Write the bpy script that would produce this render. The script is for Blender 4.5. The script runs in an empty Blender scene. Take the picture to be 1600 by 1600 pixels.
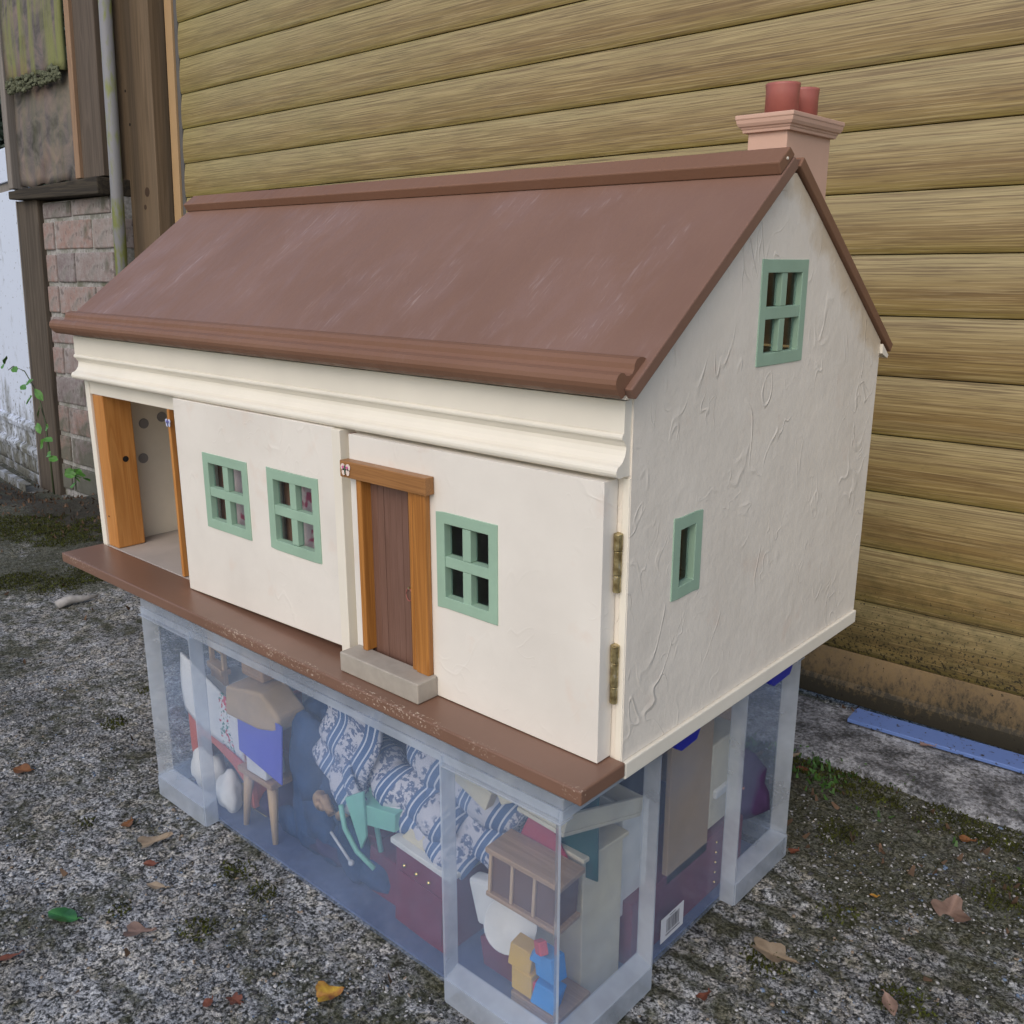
import bpy, bmesh, math, random
import numpy as np
from mathutils import Vector, Matrix, Euler
random.seed(7); np.random.seed(7)
S = bpy.context.scene
COL = S.collection
# ------------------------------------------------------------------ camera
cam = bpy.data.cameras.new("camera"); camo = bpy.data.objects.new("camera", cam); COL.objects.link(camo)
R_, U_, F_ = Vector((.74490994, .66716503, 0)), Vector((-.17344585, .19365754, .9656155)), Vector((-.6442249, .71929658, -.25997444))
CAMLOC = Vector((1.2872533, -.56543099, .39096524))
camo.matrix_world = Matrix(((R_.x, U_.x, -F_.x, CAMLOC.x), (R_.y, U_.y, -F_.y, CAMLOC.y), (R_.z, U_.z, -F_.z, CAMLOC.z), (0, 0, 0, 1)))
cam.sensor_width = 36; cam.lens = 36 * 1466.287 / 1600; cam.clip_start = .02; cam.clip_end = 400
S.camera = camo
# ------------------------------------------------------------------ world, sun, exposure
SUN = Vector((.24, -.70, .64)).normalized()          # direction towards the brightest part of the sky
W = bpy.data.worlds.new("World"); S.world = W; W.use_nodes = True
wn = W.node_tree; bg = wn.nodes["Background"]; sky = wn.nodes.new("ShaderNodeTexSky")
sky.sky_type = 'NISHITA'; sky.sun_disc = False
sky.sun_elevation = math.asin(SUN.z); sky.sun_rotation = math.atan2(SUN.x, SUN.y)
sky.air_density = 1.0; sky.dust_density = 2.5; sky.ozone_density = 1.0
wn.links.new(sky.outputs[0], bg.inputs[0]); bg.inputs[1].default_value = .15
sl = bpy.data.lights.new("sun", 'SUN'); sl.energy = .5; sl.angle = math.radians(60); sl.color = (1, .95, .88)
so = bpy.data.objects.new("sun", sl); COL.objects.link(so)
so.rotation_euler = SUN.to_track_quat('Z', 'Y').to_euler()
S.view_settings.view_transform = 'Standard'; S.view_settings.look = 'None'
S.view_settings.exposure = 0.28; S.view_settings.gamma = 1; S.view_settings.use_curve_mapping = False
S.render.engine = 'CYCLES'
S.cycles.use_denoising = True
S.cycles.max_bounces = 10; S.cycles.diffuse_bounces = 5; S.cycles.transparent_max_bounces = 24; S.cycles.transmission_bounces = 6

# ================================================================== node helpers
class N:
    def __init__(s, name):
        s.m = bpy.data.materials.new(name); s.m.use_nodes = True; s.t = s.m.node_tree
        s.p = s.t.nodes["Principled BSDF"]; s.out = s.t.nodes["Material Output"]; s._c = None
    def n(s, k, **a):
        x = s.t.nodes.new("ShaderNode" + k)
        for q, v in a.items(): setattr(x, q, v)
        return x
    def l(s, a, b): s.t.links.new(a, b)
    def co(s, obj=None):
        c = s.n("TexCoord")
        if obj: c.object = obj
        return c.outputs["Object"]
    def map(s, v, sc=(1, 1, 1), rot=(0, 0, 0), loc=(0, 0, 0)):
        m = s.n("Mapping"); s.l(v, m.inputs[0])
        m.inputs["Scale"].default_value = sc; m.inputs["Rotation"].default_value = rot; m.inputs["Location"].default_value = loc
        return m.outputs[0]
    def noise(s, v, scale, detail=4, rough=.55, dist=0):
        x = s.n("TexNoise"); s.l(v, x.inputs["Vector"]); x.inputs["Scale"].default_value = scale
        x.inputs["Detail"].default_value = detail; x.inputs["Roughness"].default_value = rough; x.inputs["Distortion"].default_value = dist
        return x.outputs["Fac"]
    def vor(s, v, scale, out="Color", feat='F1', rnd=1):
        x = s.n("TexVoronoi", feature=feat); s.l(v, x.inputs["Vector"]); x.inputs["Scale"].default_value = scale; x.inputs["Randomness"].default_value = rnd
        return x.outputs[out]
    def ramp(s, v, pts, interp='LINEAR'):
        x = s.n("ValToRGB"); s.l(v, x.inputs[0]); e = x.color_ramp.elements; x.color_ramp.interpolation = interp
        while len(e) < len(pts): e.new(.5)
        for q, (pos, c) in zip(e, pts):
            q.position = pos; q.color = (c, c, c, 1) if isinstance(c, (int, float)) else (*c, 1)
        return x.outputs[0]
    def math(s, op, a, b=None, c=None, clamp=False):
        x = s.n("Math", operation=op, use_clamp=clamp)
        for i, v in enumerate((a, b, c)):
            if v is None: continue
            if isinstance(v, (int, float)): x.inputs[i].default_value = v
            else: s.l(v, x.inputs[i])
        return x.outputs[0]
    def mix(s, f, a, b, mode='MIX'):
        x = s.n("Mix", data_type='RGBA', blend_type=mode)
        for i, v in ((0, f), (6, a), (7, b)):
            if isinstance(v, (int, float)): x.inputs[i].default_value = v if i == 0 else (v, v, v, 1)
            elif isinstance(v, tuple): x.inputs[i].default_value = (*v, 1)
            else: s.l(v, x.inputs[i])
        return x.outputs[2]
    def sep(s, v):
        x = s.n("SeparateXYZ"); s.l(v, x.inputs[0]); return x.outputs
    def fres(s, ior):
        f = s.n("Fresnel"); f.inputs[0].default_value = ior; g = s.n("NewGeometry")
        return s.math('MULTIPLY', f.outputs[0], s.math('SUBTRACT', 1, g.outputs["Backfacing"]))
    def rnd(s): return s.n("ObjectInfo").outputs["Random"]
    def bump(s, h, strength=.3, dist=.002, prev=None):
        x = s.n("Bump"); s.l(h, x.inputs["Height"]); x.inputs["Strength"].default_value = strength; x.inputs["Distance"].default_value = dist
        if prev: s.l(prev, x.inputs["Normal"])
        s.l(x.outputs[0], s.p.inputs["Normal"]); return x.outputs[0]
    def base(s, c, rough=.5, spec=.5, metal=0):
        if isinstance(c, tuple): s.p.inputs["Base Color"].default_value = (*c, 1)
        else: s.l(c, s.p.inputs["Base Color"])
        if isinstance(rough, (int, float)): s.p.inputs["Roughness"].default_value = rough
        else: s.l(rough, s.p.inputs["Roughness"])
        s.p.inputs["Specular IOR Level"].default_value = spec; s.p.inputs["Metallic"].default_value = metal
        return s.m

def paint(name, c, rough=.5, var=.12, sc=30, bump=.15, bsc=250, spec=.4, bdist=.0006):
    n = N(name); v = n.co(); f = n.noise(v, sc, 5)
    d = tuple(x * (1 - var) for x in c); e = tuple(min(1, x * (1 + var * .6)) for x in c)
    n.base(n.ramp(f, [(.3, d), (.7, e)]), rough, spec)
    n.bump(n.noise(v, bsc, 3), bump, bdist); return n.m

def wood(name, c1, c2, axis='z', ring=45, along=2.5, rough=.5, fine=.25, spec=.35, c3=None):
    n = N(name); v = n.co(); off = n.math('MULTIPLY', n.rnd(), 13.0)
    cb = n.n("CombineXYZ"); n.l(off, cb.inputs[0]); n.l(off, cb.inputs[2])
    ad = n.n("VectorMath", operation='ADD'); n.l(v, ad.inputs[0]); n.l(cb.outputs[0], ad.inputs[1]); v = ad.outputs[0]
    sc = {'x': (along, ring, ring), 'y': (ring, along, ring), 'z': (ring, ring, along)}[axis]
    a = n.noise(n.map(v, sc), 1, 4, .5, 1.2)
    sf = {'x': (along * 4, ring * 9, ring * 9), 'y': (ring * 9, along * 4, ring * 9), 'z': (ring * 9, ring * 9, along * 4)}[axis]
    b = n.noise(n.map(v, sf), 1, 3, .6)
    pts = [(.32, c1), (.48, c2), (.55, c1), (.68, c2)]
    if c3: pts.append((.8, c3))
    c = n.mix(fine, n.ramp(a, pts), n.ramp(b, [(.35, tuple(x * .55 for x in c1)), (.65, c2)]))
    n.base(c, rough, spec); n.bump(b, .25, .0006); return n.m

# ================================================================== geometry helpers
ORG = {}
def tag(o, label=None, cat=None, group=None, kind=None):
    if label: o["label"] = label
    if cat: o["category"] = cat
    if group: o["group"] = group
    if kind: o["kind"] = kind
    return o
def thing(name, label, cat, loc=(0, 0, 0), rot=(0, 0, 0), group=None, world=False, kind=None):
    o = bpy.data.objects.new(name, None); COL.objects.link(o); o.empty_display_size = .05
    o.location = loc; o.rotation_euler = rot
    if world: ORG[o] = Vector(loc)
    return tag(o, label, cat, group, kind)
class B:
    def __init__(s): s.bm = bmesh.new()
    def box(s, x0, x1, y0, y1, z0, z1, m=None):
        vs = [s.bm.verts.new(m @ Vector(p) if m else p) for p in ((x0, y0, z0), (x1, y0, z0), (x1, y1, z0), (x0, y1, z0), (x0, y0, z1), (x1, y0, z1), (x1, y1, z1), (x0, y1, z1))]
        for f in ((3, 2, 1, 0), (4, 5, 6, 7), (0, 1, 5, 4), (1, 2, 6, 5), (2, 3, 7, 6), (3, 0, 4, 7)): s.bm.faces.new([vs[i] for i in f])
        return s
    def hexa(s, pts):   # 8 points: bottom 4 ccw, top 4
        vs = [s.bm.verts.new(p) for p in pts]
        for f in ((3, 2, 1, 0), (4, 5, 6, 7), (0, 1, 5, 4), (1, 2, 6, 5), (2, 3, 7, 6), (3, 0, 4, 7)): s.bm.faces.new([vs[i] for i in f])
        return s
    def prism(s, prof, a, b, axis='x', m=None):   # prof: 2-D points; extruded from a to b
        def P(u, v, w):
            p = {'x': (w, u, v), 'y': (u, w, v), 'z': (u, v, w)}[axis]
            return m @ Vector(p) if m else p
        A = [s.bm.verts.new(P(u, v, a)) for u, v in prof]; Bv = [s.bm.verts.new(P(u, v, b)) for u, v in prof]
        n = len(prof); fs = [s.bm.faces.new(A), s.bm.faces.new(Bv[::-1])]
        for i in range(n): fs.append(s.bm.faces.new((A[i], Bv[i], Bv[(i + 1) % n], A[(i + 1) % n])))
        return s
    def tube(s, pts, r, n=10, cap=True, scale=None):
        pts = [Vector(p) for p in pts]; rs = r if isinstance(r, (list, tuple)) else [r] * len(pts); rings = []
        up = Vector((0, 0, 1)); d0 = (pts[1] - pts[0]).normalized()
        if abs(d0.z) > .9: up = Vector((1, 0, 0))
        for i, p in enumerate(pts):
            d = (pts[min(i + 1, len(pts) - 1)] - pts[max(i - 1, 0)]).normalized()
            a = d.cross(up).normalized(); b = a.cross(d)
            rings.append([s.bm.verts.new(p + rs[i] * (math.cos(t) * a + math.sin(t) * b)) for t in [2 * math.pi * k / n for k in range(n)]])
        for q, w in zip(rings, rings[1:]):
            for k in range(n): s.bm.faces.new((q[k], q[(k + 1) % n], w[(k + 1) % n], w[k]))
        if cap: s.bm.faces.new(rings[0][::-1]); s.bm.faces.new(rings[-1])
        return s
    def lathe(s, prof, c=(0, 0, 0), n=32):
        rings = [[s.bm.verts.new((c[0] + r * math.cos(2 * math.pi * k / n), c[1] + r * math.sin(2 * math.pi * k / n), c[2] + z)) for k in range(n)] for r, z in prof]
        for q, w in zip(rings, rings[1:]):
            for k in range(n): s.bm.faces.new((q[k], q[(k + 1) % n], w[(k + 1) % n], w[k]))
        s.bm.faces.new(rings[0][::-1]); s.bm.faces.new(rings[-1]); return s
    def grid(s, fn, nu, nv, closed=False):
        g = [[s.bm.verts.new(fn(i / nu, j / nv)) for j in range(nv + 1)] for i in range(nu + 1)]
        for i in range(nu):
            for j in range(nv): s.bm.faces.new((g[i][j], g[i + 1][j], g[i + 1][j + 1], g[i][j + 1]))
        return s
    def blob(s, c, r, seed=0, amp=.15, sub=3, m=None):
        x = bmesh.ops.create_icosphere(s.bm, subdivisions=sub, radius=1)
        rr = random.Random(seed); ph = [rr.uniform(0, 6) for _ in range(6)]
        for v in x["verts"]:
            p = v.co.copy(); k = 1 + amp * (math.sin(3 * p.x + ph[0]) * math.sin(4 * p.y + ph[1]) + .6 * math.sin(7 * p.z + ph[2]) * math.sin(6 * p.x + ph[3]))
            q = Vector((p.x * r[0] * k, p.y * r[1] * k, p.z * r[2] * k)) + Vector(c)
            v.co = m @ q if m else q
        return s
    def build(s, name, mat, parent=None, bevel=0, smooth=False, seg=2, thick=0, label=None):
        bmesh.ops.recalc_face_normals(s.bm, faces=s.bm.faces)
        root = parent
        while root is not None and root.parent is not None: root = root.parent
        if root is not None and root in ORG: bmesh.ops.translate(s.bm, verts=s.bm.verts, vec=-ORG[root])
        me = bpy.data.meshes.new(name); s.bm.to_mesh(me); s.bm.free()
        o = bpy.data.objects.new(name, me); COL.objects.link(o); me.materials.append(mat)
        if parent: o.parent = parent
        if smooth: me.shade_smooth()
        if thick:
            q = o.modifiers.new("thick", 'SOLIDIFY'); q.thickness = thick; q.offset = 0
        if bevel:
            q = o.modifiers.new("bevel", 'BEVEL'); q.width = bevel; q.segments = seg; q.limit_method = 'ANGLE'; q.angle_limit = math.radians(40)
            me.shade_smooth() if smooth else None
        if label: o["label"] = label
        return o
def arc(cx, cy, r, a0, a1, n):
    return [(cx + r * math.cos(math.radians(a0 + (a1 - a0) * i / n)), cy + r * math.sin(math.radians(a0 + (a1 - a0) * i / n))) for i in range(n + 1)]
def copy_thing(o, parent=None):
    c = o.copy(); COL.objects.link(c); c.parent = parent
    for ch in list(o.children): copy_thing(ch, c)
    return c
# numpy value noise for terrain
_P = np.random.RandomState(3).rand(256, 256)
def vnoise(x, y):
    xi = np.floor(x).astype(int); yi = np.floor(y).astype(int); fx = x - xi; fy = y - yi
    fx = fx * fx * (3 - 2 * fx); fy = fy * fy * (3 - 2 * fy)
    g = lambda i, j: _P[i & 255, j & 255]
    return (g(xi, yi) * (1 - fx) + g(xi + 1, yi) * fx) * (1 - fy) + (g(xi, yi + 1) * (1 - fx) + g(xi + 1, yi + 1) * fx) * fy
def fbm(x, y, o=4):
    r = 0; a = .5
    for k in range(o): r = r + a * vnoise(x * 2 ** k + 17 * k, y * 2 ** k + 31 * k); a /= 2
    return r

# garage frame: the building stands true, the drive slopes away under the doll's house
GM = Matrix(((.99990568, -.00894566, -.01042139, 0), (.00944637, .99875255, .04903182, .8552), (.00996977, -.04912564, .99874285, 0), (0, 0, 0, 1)))
GI = GM.inverted()
def gthing(name, label, cat, loc=(0, 0, 0), rz=0, group=None, kind=None):
    o = thing(name, label, cat, group=group, kind=kind)
    o.matrix_world = GM @ Matrix.Translation(loc) @ Matrix.Rotation(rz, 4, 'Z'); return o

# ================================================================== materials
def stucco(name, k):
    n = N(name); v = n.co()
    st = n.map(v, (1, 1, .55)); a = n.noise(st, 22, 1.5, .5, 1.0)
    rid = n.math('SUBTRACT', 1, n.math('MULTIPLY', n.math('ABSOLUTE', n.math('SUBTRACT', a, .5)), 38), clamp=True)
    msk = n.ramp(n.noise(v, 13, 3), [(.50, 0), (.66, 1)])
    a2 = n.noise(n.map(v, (1, 1, .7), (0.4, .5, .2)), 30, 1, .5, 1.2)
    rid2 = n.math('SUBTRACT', 1, n.math('MULTIPLY', n.math('ABSOLUTE', n.math('SUBTRACT', a2, .52)), 40), clamp=True)
    msk2 = n.ramp(n.noise(v, 16, 2), [(.52, 0), (.68, .6)])
    h = n.math('ADD', n.math('MULTIPLY', rid, msk), n.math('MULTIPLY', rid2, msk2))
    h = n.math('ADD', h, n.math('MULTIPLY', n.noise(v, 60, 4), .9))
    h = n.math('ADD', h, n.math('MULTIPLY', n.noise(v, 420, 2), .10))
    c = n.ramp(n.noise(v, 9, 5), [(.3, (.69, .65, .585)), (.6, (.765, .725, .655)), (.8, (.75, .695, .63))])
    if k == 1.0: c = n.mix(1, c, (1.05, 1.03, 1.0), 'MULTIPLY')
    c = n.mix(n.math('MULTIPLY', n.ramp(n.noise(v, 26, 4), [(.62, 0), (.75, 1)]), .35), c, (.70, .56, .46))
    if k == 1.0:
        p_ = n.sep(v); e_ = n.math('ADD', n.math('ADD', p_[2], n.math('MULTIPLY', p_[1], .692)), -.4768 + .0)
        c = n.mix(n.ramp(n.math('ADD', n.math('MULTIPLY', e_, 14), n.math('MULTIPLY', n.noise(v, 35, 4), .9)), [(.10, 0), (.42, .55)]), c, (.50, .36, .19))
    n.base(c, n.ramp(n.noise(v, 30, 3), [(.3, .38), (.7, .55)]), .45); n.bump(h, .62 * k, .0015); return n.m
M_gable = stucco("gable_stucco", 1.0); M_front = stucco("front_stucco", .30)
M_cream = paint("cream_gloss_paint", (.785, .74, .635), .38, .05, 14, .12, 90)
M_scuff = N("scuffed_cream_edge"); _v = M_scuff.co()
M_scuff.base(M_scuff.mix(M_scuff.ramp(M_scuff.noise(_v, 160, 4), [(.60, 0), (.66, 1)]), (.55, .51, .43), (.12, .09, .075)), .7); M_scuff = M_scuff.m
def roofmat(name, streak):
    n = N(name); v = n.co()
    m = n.map(v, (34, 9, 9), (0, 0, math.radians(9)))
    s1 = n.ramp(n.noise(m, 1, 5, .65, .6), [(.54, 0), (.72, 1)])
    s2 = n.ramp(n.noise(n.map(v, (300, 34, 34), (0, 0, math.radians(9))), 1, 3, .65), [(.56, 0), (.66, 1)])
    big = n.noise(v, 5, 3)
    clus = n.ramp(n.noise(n.map(v, (1.6, 1, 1), loc=(2, 1, 0)), 7, 4, .6), [(.50, .05), (.66, 1)]); s2 = n.math('MULTIPLY', s2, clus); s1 = n.math('MAXIMUM', n.math('MULTIPLY', s1, .7), n.math('MULTIPLY', clus, .8))
    c = n.ramp(big, [(.3, (.190, .104, .070)), (.7, (.226, .130, .094))] if streak > .5 else [(.3, (.185, .092, .054)), (.7, (.215, .112, .068))])
    c = n.mix(n.math('MULTIPLY', s1, .26 * streak), c, (.29, .205, .205)); c = n.mix(n.math('MULTIPLY', s2, .32 * streak), c, (.46, .38, .36))
    n.base(c, n.ramp(n.noise(m, 2, 4), [(.3, .42), (.7, .66)]), .38); n.bump(n.math('ADD', n.noise(m, 3, 5, .65), n.math('MULTIPLY', n.noise(v, 260, 3), .5)), .4, .0009); return n.m
M_roof = roofmat("brown_roof_paint", 1.0); M_brown = roofmat("brown_trim_paint", .12)
def boardmat():
    n = N("brown_base_paint"); v = n.co(); x = n.sep(v)
    chip = n.ramp(n.noise(v, 420, 3, .7), [(.58, 0), (.64, 1)])
    zone = n.ramp(n.noise(n.map(v, (6, 1, 1)), 1, 3), [(.47, 0), (.60, 1)])
    edge = n.math('MULTIPLY', n.math('LESS_THAN', n.math('ABSOLUTE', n.math('ADD', x[1], .287)), .0042), n.math('GREATER_THAN', x[2], .0075))
    c = n.ramp(n.noise(v, 7, 4), [(.3, (.170, .092, .060)), (.7, (.205, .113, .078))])
    c = n.mix(n.math('MULTIPLY', n.math('MULTIPLY', chip, zone), edge), c, (.55, .45, .36))
    n.base(c, .36, .5); n.bump(n.noise(v, 120, 3), .12, .0005); return n.m
M_board = boardmat()
M_green = paint("sage_green_paint", (.30, .445, .335), .5, .08, 30, .25, 200)
M_pine = wood("orange_varnished_pine", (.45, .18, .042), (.56, .255, .072), 'z', 55, 3, .34, .18, .5)
M_pinedark = wood("dark_pine_door_trim", (.30, .115, .022), (.47, .20, .045), 'z', 110, 3, .38, .30, .5)
M_lintel = wood("pine_lintel", (.26, .115, .035), (.36, .17, .055), 'x', 120, 5, .42, .3, .5)
M_plank = wood("brown_door_plank", (.155, .082, .058), (.19, .105, .078), 'z', 90, 5, .45, .25, .45)
M_step = paint("stone_grey_step", (.36, .325, .275), .7, .15, 50, .4, 300)
M_floor = paint("grey_inner_floor", (.42, .37, .33), .6, .12, 20, .2, 200)
M_inner = paint("dull_cream_inner_wall", (.72, .655, .54), .6, .1, 12, .2, 120)
M_pinkback = N("pink_papered_backing"); _v = M_pinkback.co()
M_pinkback.base(M_pinkback.mix(M_pinkback.ramp(M_pinkback.noise(_v, 45, 2), [(.56, 0), (.62, 1)]), (.72, .55, .53), (.52, .10, .17)), .7); M_pinkback = M_pinkback.m
M_chim = paint("pale_pink_chimney_paint", (.62, .40, .30), .5, .06, 20, .25, 260)
M_pot = paint("terracotta_pot_paint", (.37, .115, .09), .45, .12, 30, .15, 120, .5)
M_grey = paint("grey_plug", (.25, .24, .235), .6)
M_black = paint("black_hole", (.012, .010, .009), .8)
M_crack = paint("bare_reddish_wood", (.33, .12, .06), .7)
M_brass = N("aged_brass"); _v = M_brass.co()
M_brass.base(M_brass.ramp(M_brass.noise(_v, 160, 4), [(.35, (.24, .18, .08)), (.6, (.50, .42, .22)), (.72, (.70, .64, .50))]), .38, .5, .85); M_brass.bump(M_brass.noise(_v, 300, 3), .3, .0005); M_brass = M_brass.m
def glassy(name, tint=(.9, .93, .95)):
    n = N(name); t = n.n("BsdfTransparent"); t.inputs[0].default_value = (*tint, 1)
    g = n.n("BsdfGlossy"); g.inputs["Roughness"].default_value = .05; 
    m = n.n("MixShader"); n.l(n.fres(1.45), m.inputs[0]); n.l(t.outputs[0], m.inputs[1]); n.l(g.outputs[0], m.inputs[2]); n.l(m.outputs[0], n.out.inputs[0]); return n.m
M_pane = glassy("window_acrylic")
def plastic(name, haze, col=(.62, .72, .86), rough=.22):
    n = N(name); v = n.co()
    t = n.n("BsdfTransparent"); t.inputs[0].default_value = (.97, .985, 1, 1)
    d = n.n("BsdfDiffuse"); d.inputs[0].default_value = (*col, 1); tr = n.n("BsdfTranslucent"); tr.inputs[0].default_value = (*col, 1)
    dt = n.n("MixShader"); dt.inputs[0].default_value = .45; n.l(d.outputs[0], dt.inputs[1]); n.l(tr.outputs[0], dt.inputs[2])
    cl = n.ramp(n.noise(v, 9, 4, .6), [(.35, haze * .75), (.7, haze * 1.5)])
    scr = n.ramp(n.noise(n.map(v, (1, 1, .3)), 700, 2), [(.68, 0), (.74, .06)])
    a = n.n("MixShader"); n.l(n.math('ADD', cl, scr), a.inputs[0]); n.l(t.outputs[0], a.inputs[1]); n.l(dt.outputs[0], a.inputs[2])
    g = n.n("BsdfGlossy"); g.inputs["Roughness"].default_value = rough; 
    b = n.n("MixShader"); n.l(n.fres(1.42), b.inputs[0]); n.l(a.outputs[0], b.inputs[1]); n.l(g.outputs[0], b.inputs[2])
    n.l(b.outputs[0], n.out.inputs[0]); return n.m
M_body = plastic("milky_box_wall", .125, (.52, .66, .92), .16); M_frame = plastic("milky_box_corner_frame", .38, (.70, .76, .84), .2)
M_clip = paint("blue_clip_plastic", (.015, .022, .30), .35, .05)

# ================================================================== GROUND
def gy(x, y): return (y - .8552) * .99875 - .0089 * x + .0141    # distance in front of the garage door
def ground_h(x, y, fine=True):
    yp = gy(x, y)
    h = -.287 + .006 * (fbm(x * 6 + 40, y * 6 + 40, 3) - .45)
    near = np.clip(1 - np.hypot(np.clip(np.abs(x - .545) - .34, 0, 9), np.clip(np.abs(y - .16) - .22, 0, 9)) / .12, 0, 1)
    h = h * (1 - near) + (-.2885) * near
    h = h - .030 * np.clip((yp + .085) / .03, 0, 1) * (x > -1.5) - .085 * np.clip((-x - 1.45) / .3, 0, 1) * np.clip((y - .35) / .3, 0, 1)
    gr = y + .16 * (fbm(x * 4, y * 4, 4) - .45); h = h - .0045 * np.clip(np.cos(gr * 2 * np.pi / .055), .35, 1) * np.clip((x - .7) / .2, .25, 1) * (fbm(x * 8, y * 8 + 9, 2) > .3)
    if fine: h = h + .0026 * (fbm(x * 70 + 9, y * 70 + 5, 3) - .45) + .0022 * (vnoise(x * 230, y * 230) - .5)
    return h
def spaced(segs):
    out = []
    for a, b, d in segs:
        n = max(1, int(round((b - a) / d))); out += list(np.linspace(a, b, n, endpoint=False))
    out.append(segs[-1][1]); return np.array(out)
xs = spaced([(-30, -4, 2.), (-4, -1.4, .03), (-1.4, -.1, .008), (-.1, 1.25, .0034), (1.25, 2, .03), (2, 30, 2.)])
ys = spaced([(-30, -2, 2.), (-2, -.45, .05), (-.45, -.02, .0034), (-.02, .62, .0045), (.62, .9, .008), (.9, 30, 2.)])
X, Y = np.meshgrid(xs, ys, indexing='ij'); Z = ground_h(X, Y)
nx, ny = X.shape; V = np.stack([X.ravel(), Y.ravel(), Z.ravel()], 1)
ii = (np.arange(nx - 1)[:, None] * ny + np.arange(ny - 1)[None]).ravel()
Fq = np.stack([ii, ii + ny, ii + ny + 1, ii + 1], 1)
def fast_mesh(name, V, F, mat, smooth=True):
    me = bpy.data.meshes.new(name); k = F.shape[1]
    me.vertices.add(len(V)); me.vertices.foreach_set("co", V.astype(np.float32).ravel())
    me.loops.add(F.size); me.loops.foreach_set("vertex_index", F.astype(np.int32).ravel())
    me.polygons.add(len(F)); me.polygons.foreach_set("loop_start", np.arange(0, F.size, k, dtype=np.int32))
    me.update(calc_edges=True); me.validate()
    if smooth: me.shade_smooth()
    me.materials.append(mat); o = bpy.data.objects.new(name, me); COL.objects.link(o); return o
def groundmat():
    n = N("exposed_aggregate_concrete"); v = n.co(); x = n.sep(v)
    w = n.n("VectorMath", operation='ADD'); nn = n.n("TexNoise"); nn.inputs["Scale"].default_value = 240; n.l(v, nn.inputs["Vector"])
    sc = n.n("VectorMath", operation='SCALE'); n.l(nn.outputs["Color"], sc.inputs[0]); sc.inputs["Scale"].default_value = .004
    n.l(v, w.inputs[0]); n.l(sc.outputs[0], w.inputs[1]); vw = w.outputs[0]
    cell = n.sep(n.vor(vw, 300))[0]; cell2 = n.sep(n.vor(vw, 70))[1]; d = n.vor(vw, 300, "Distance")
    f1 = n.noise(v, 300, 4, .72); f2 = n.noise(n.map(v, loc=(5, 3, 1)), 120, 4, .7)
    sp = n.math('ADD', n.math('MULTIPLY', f1, .62), n.math('MULTIPLY', f2, .38))
    c = n.ramp(sp, [(.42, (.018, .019, .018)), (.47, (.085, .088, .088)), (.515, (.30, .302, .30)), (.565, (.64, .635, .62)), (.66, (.82, .81, .77))])
    tint = n.ramp(cell2, [(0, (.86, .89, .95)), (.25, (1, .97, .92)), (.55, (.88, .91, .96)), (.8, (1, .93, .80)), (.93, (.62, .60, .60)), (1, (.5, .56, .72))], 'CONSTANT')
    c = n.mix(.75, c, tint, 'MULTIPLY')
    c = n.mix(n.ramp(cell, [(.80, 0), (.82, .45)], 'CONSTANT'), c, (.42, .43, .44))
    lite = n.ramp(n.noise(v, 7, 4), [(.35, .60), (.7, 1.15)]); c = n.mix(1, c, lite, 'MULTIPLY')
    # moss and soil
    yp = n.math('ADD', n.math('MULTIPLY', n.math('SUBTRACT', x[1], .8552), .9988), .012)
    big = n.noise(v, 9, 5, .62); midn = n.noise(v, 45, 4, .65)
    mm = n.math('ADD', n.math('MULTIPLY', big, .55), n.math('MULTIPLY', midn, .45))
    bandz = n.ramp(n.math('MULTIPLY', n.math('ABSOLUTE', n.math('ADD', yp, .33)), 1), [(.04, .20), (.20, 0)])
    left = n.ramp(n.math('ADD', n.math('MULTIPLY', x[0], -1), n.math('MULTIPLY', x[1], .9)), [(.75, 0), (1.5, .13)])
    gv = n.math('ADD', x[1], n.math('MULTIPLY', n.math('SUBTRACT', n.noise(v, 4, 5, .6), .5), .19))
    gcos = n.math('COSINE', n.math('MULTIPLY', gv, 2 * math.pi / .055)); gk = n.math('MULTIPLY', n.ramp(gcos, [(.3, 0), (1, .085)]), n.ramp(x[0], [(.55, .25), (.9, 1)]))
    mm = n.math('ADD', mm, gk); c = n.mix(n.math('MULTIPLY', gk, 3.0), c, (.04, .04, .035))
    mm = n.math('ADD', mm, n.math('ADD', bandz, left))
    moss = n.ramp(mm, [(.475, 0), (.58, .85)])
    mcol = n.ramp(n.noise(v, 300, 3), [(.3, (.014, .014, .007)), (.6, (.045, .048, .012)), (.8, (.085, .085, .02))])
    c = n.mix(n.math('MULTIPLY', moss, .9), c, mcol)
    soil = n.ramp(n.math('ADD', n.math('ADD', n.math('MULTIPLY', n.noise(v, 14, 4), .5), bandz), left), [(.46, 0), (.56, 1)])
    scol = n.ramp(n.noise(v, 190, 3), [(.3, (.010, .009, .007)), (.6, (.04, .032, .022)), (.8, (.12, .09, .06))])
    c = n.mix(n.math('MULTIPLY', soil, .8), c, scol)
    n.base(c, .85, .3)
    h = n.math('ADD', n.math('MULTIPLY', sp, 2.2), n.math('MULTIPLY', n.noise(v, 600, 3), .4))
    n.bump(h, .8, .0022); return n.m
M_ground = groundmat()
g = fast_mesh("ground", V, Fq, M_ground); tag(g, "grey exposed aggregate concrete drive with moss and dirt", None, None, "structure")

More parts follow.
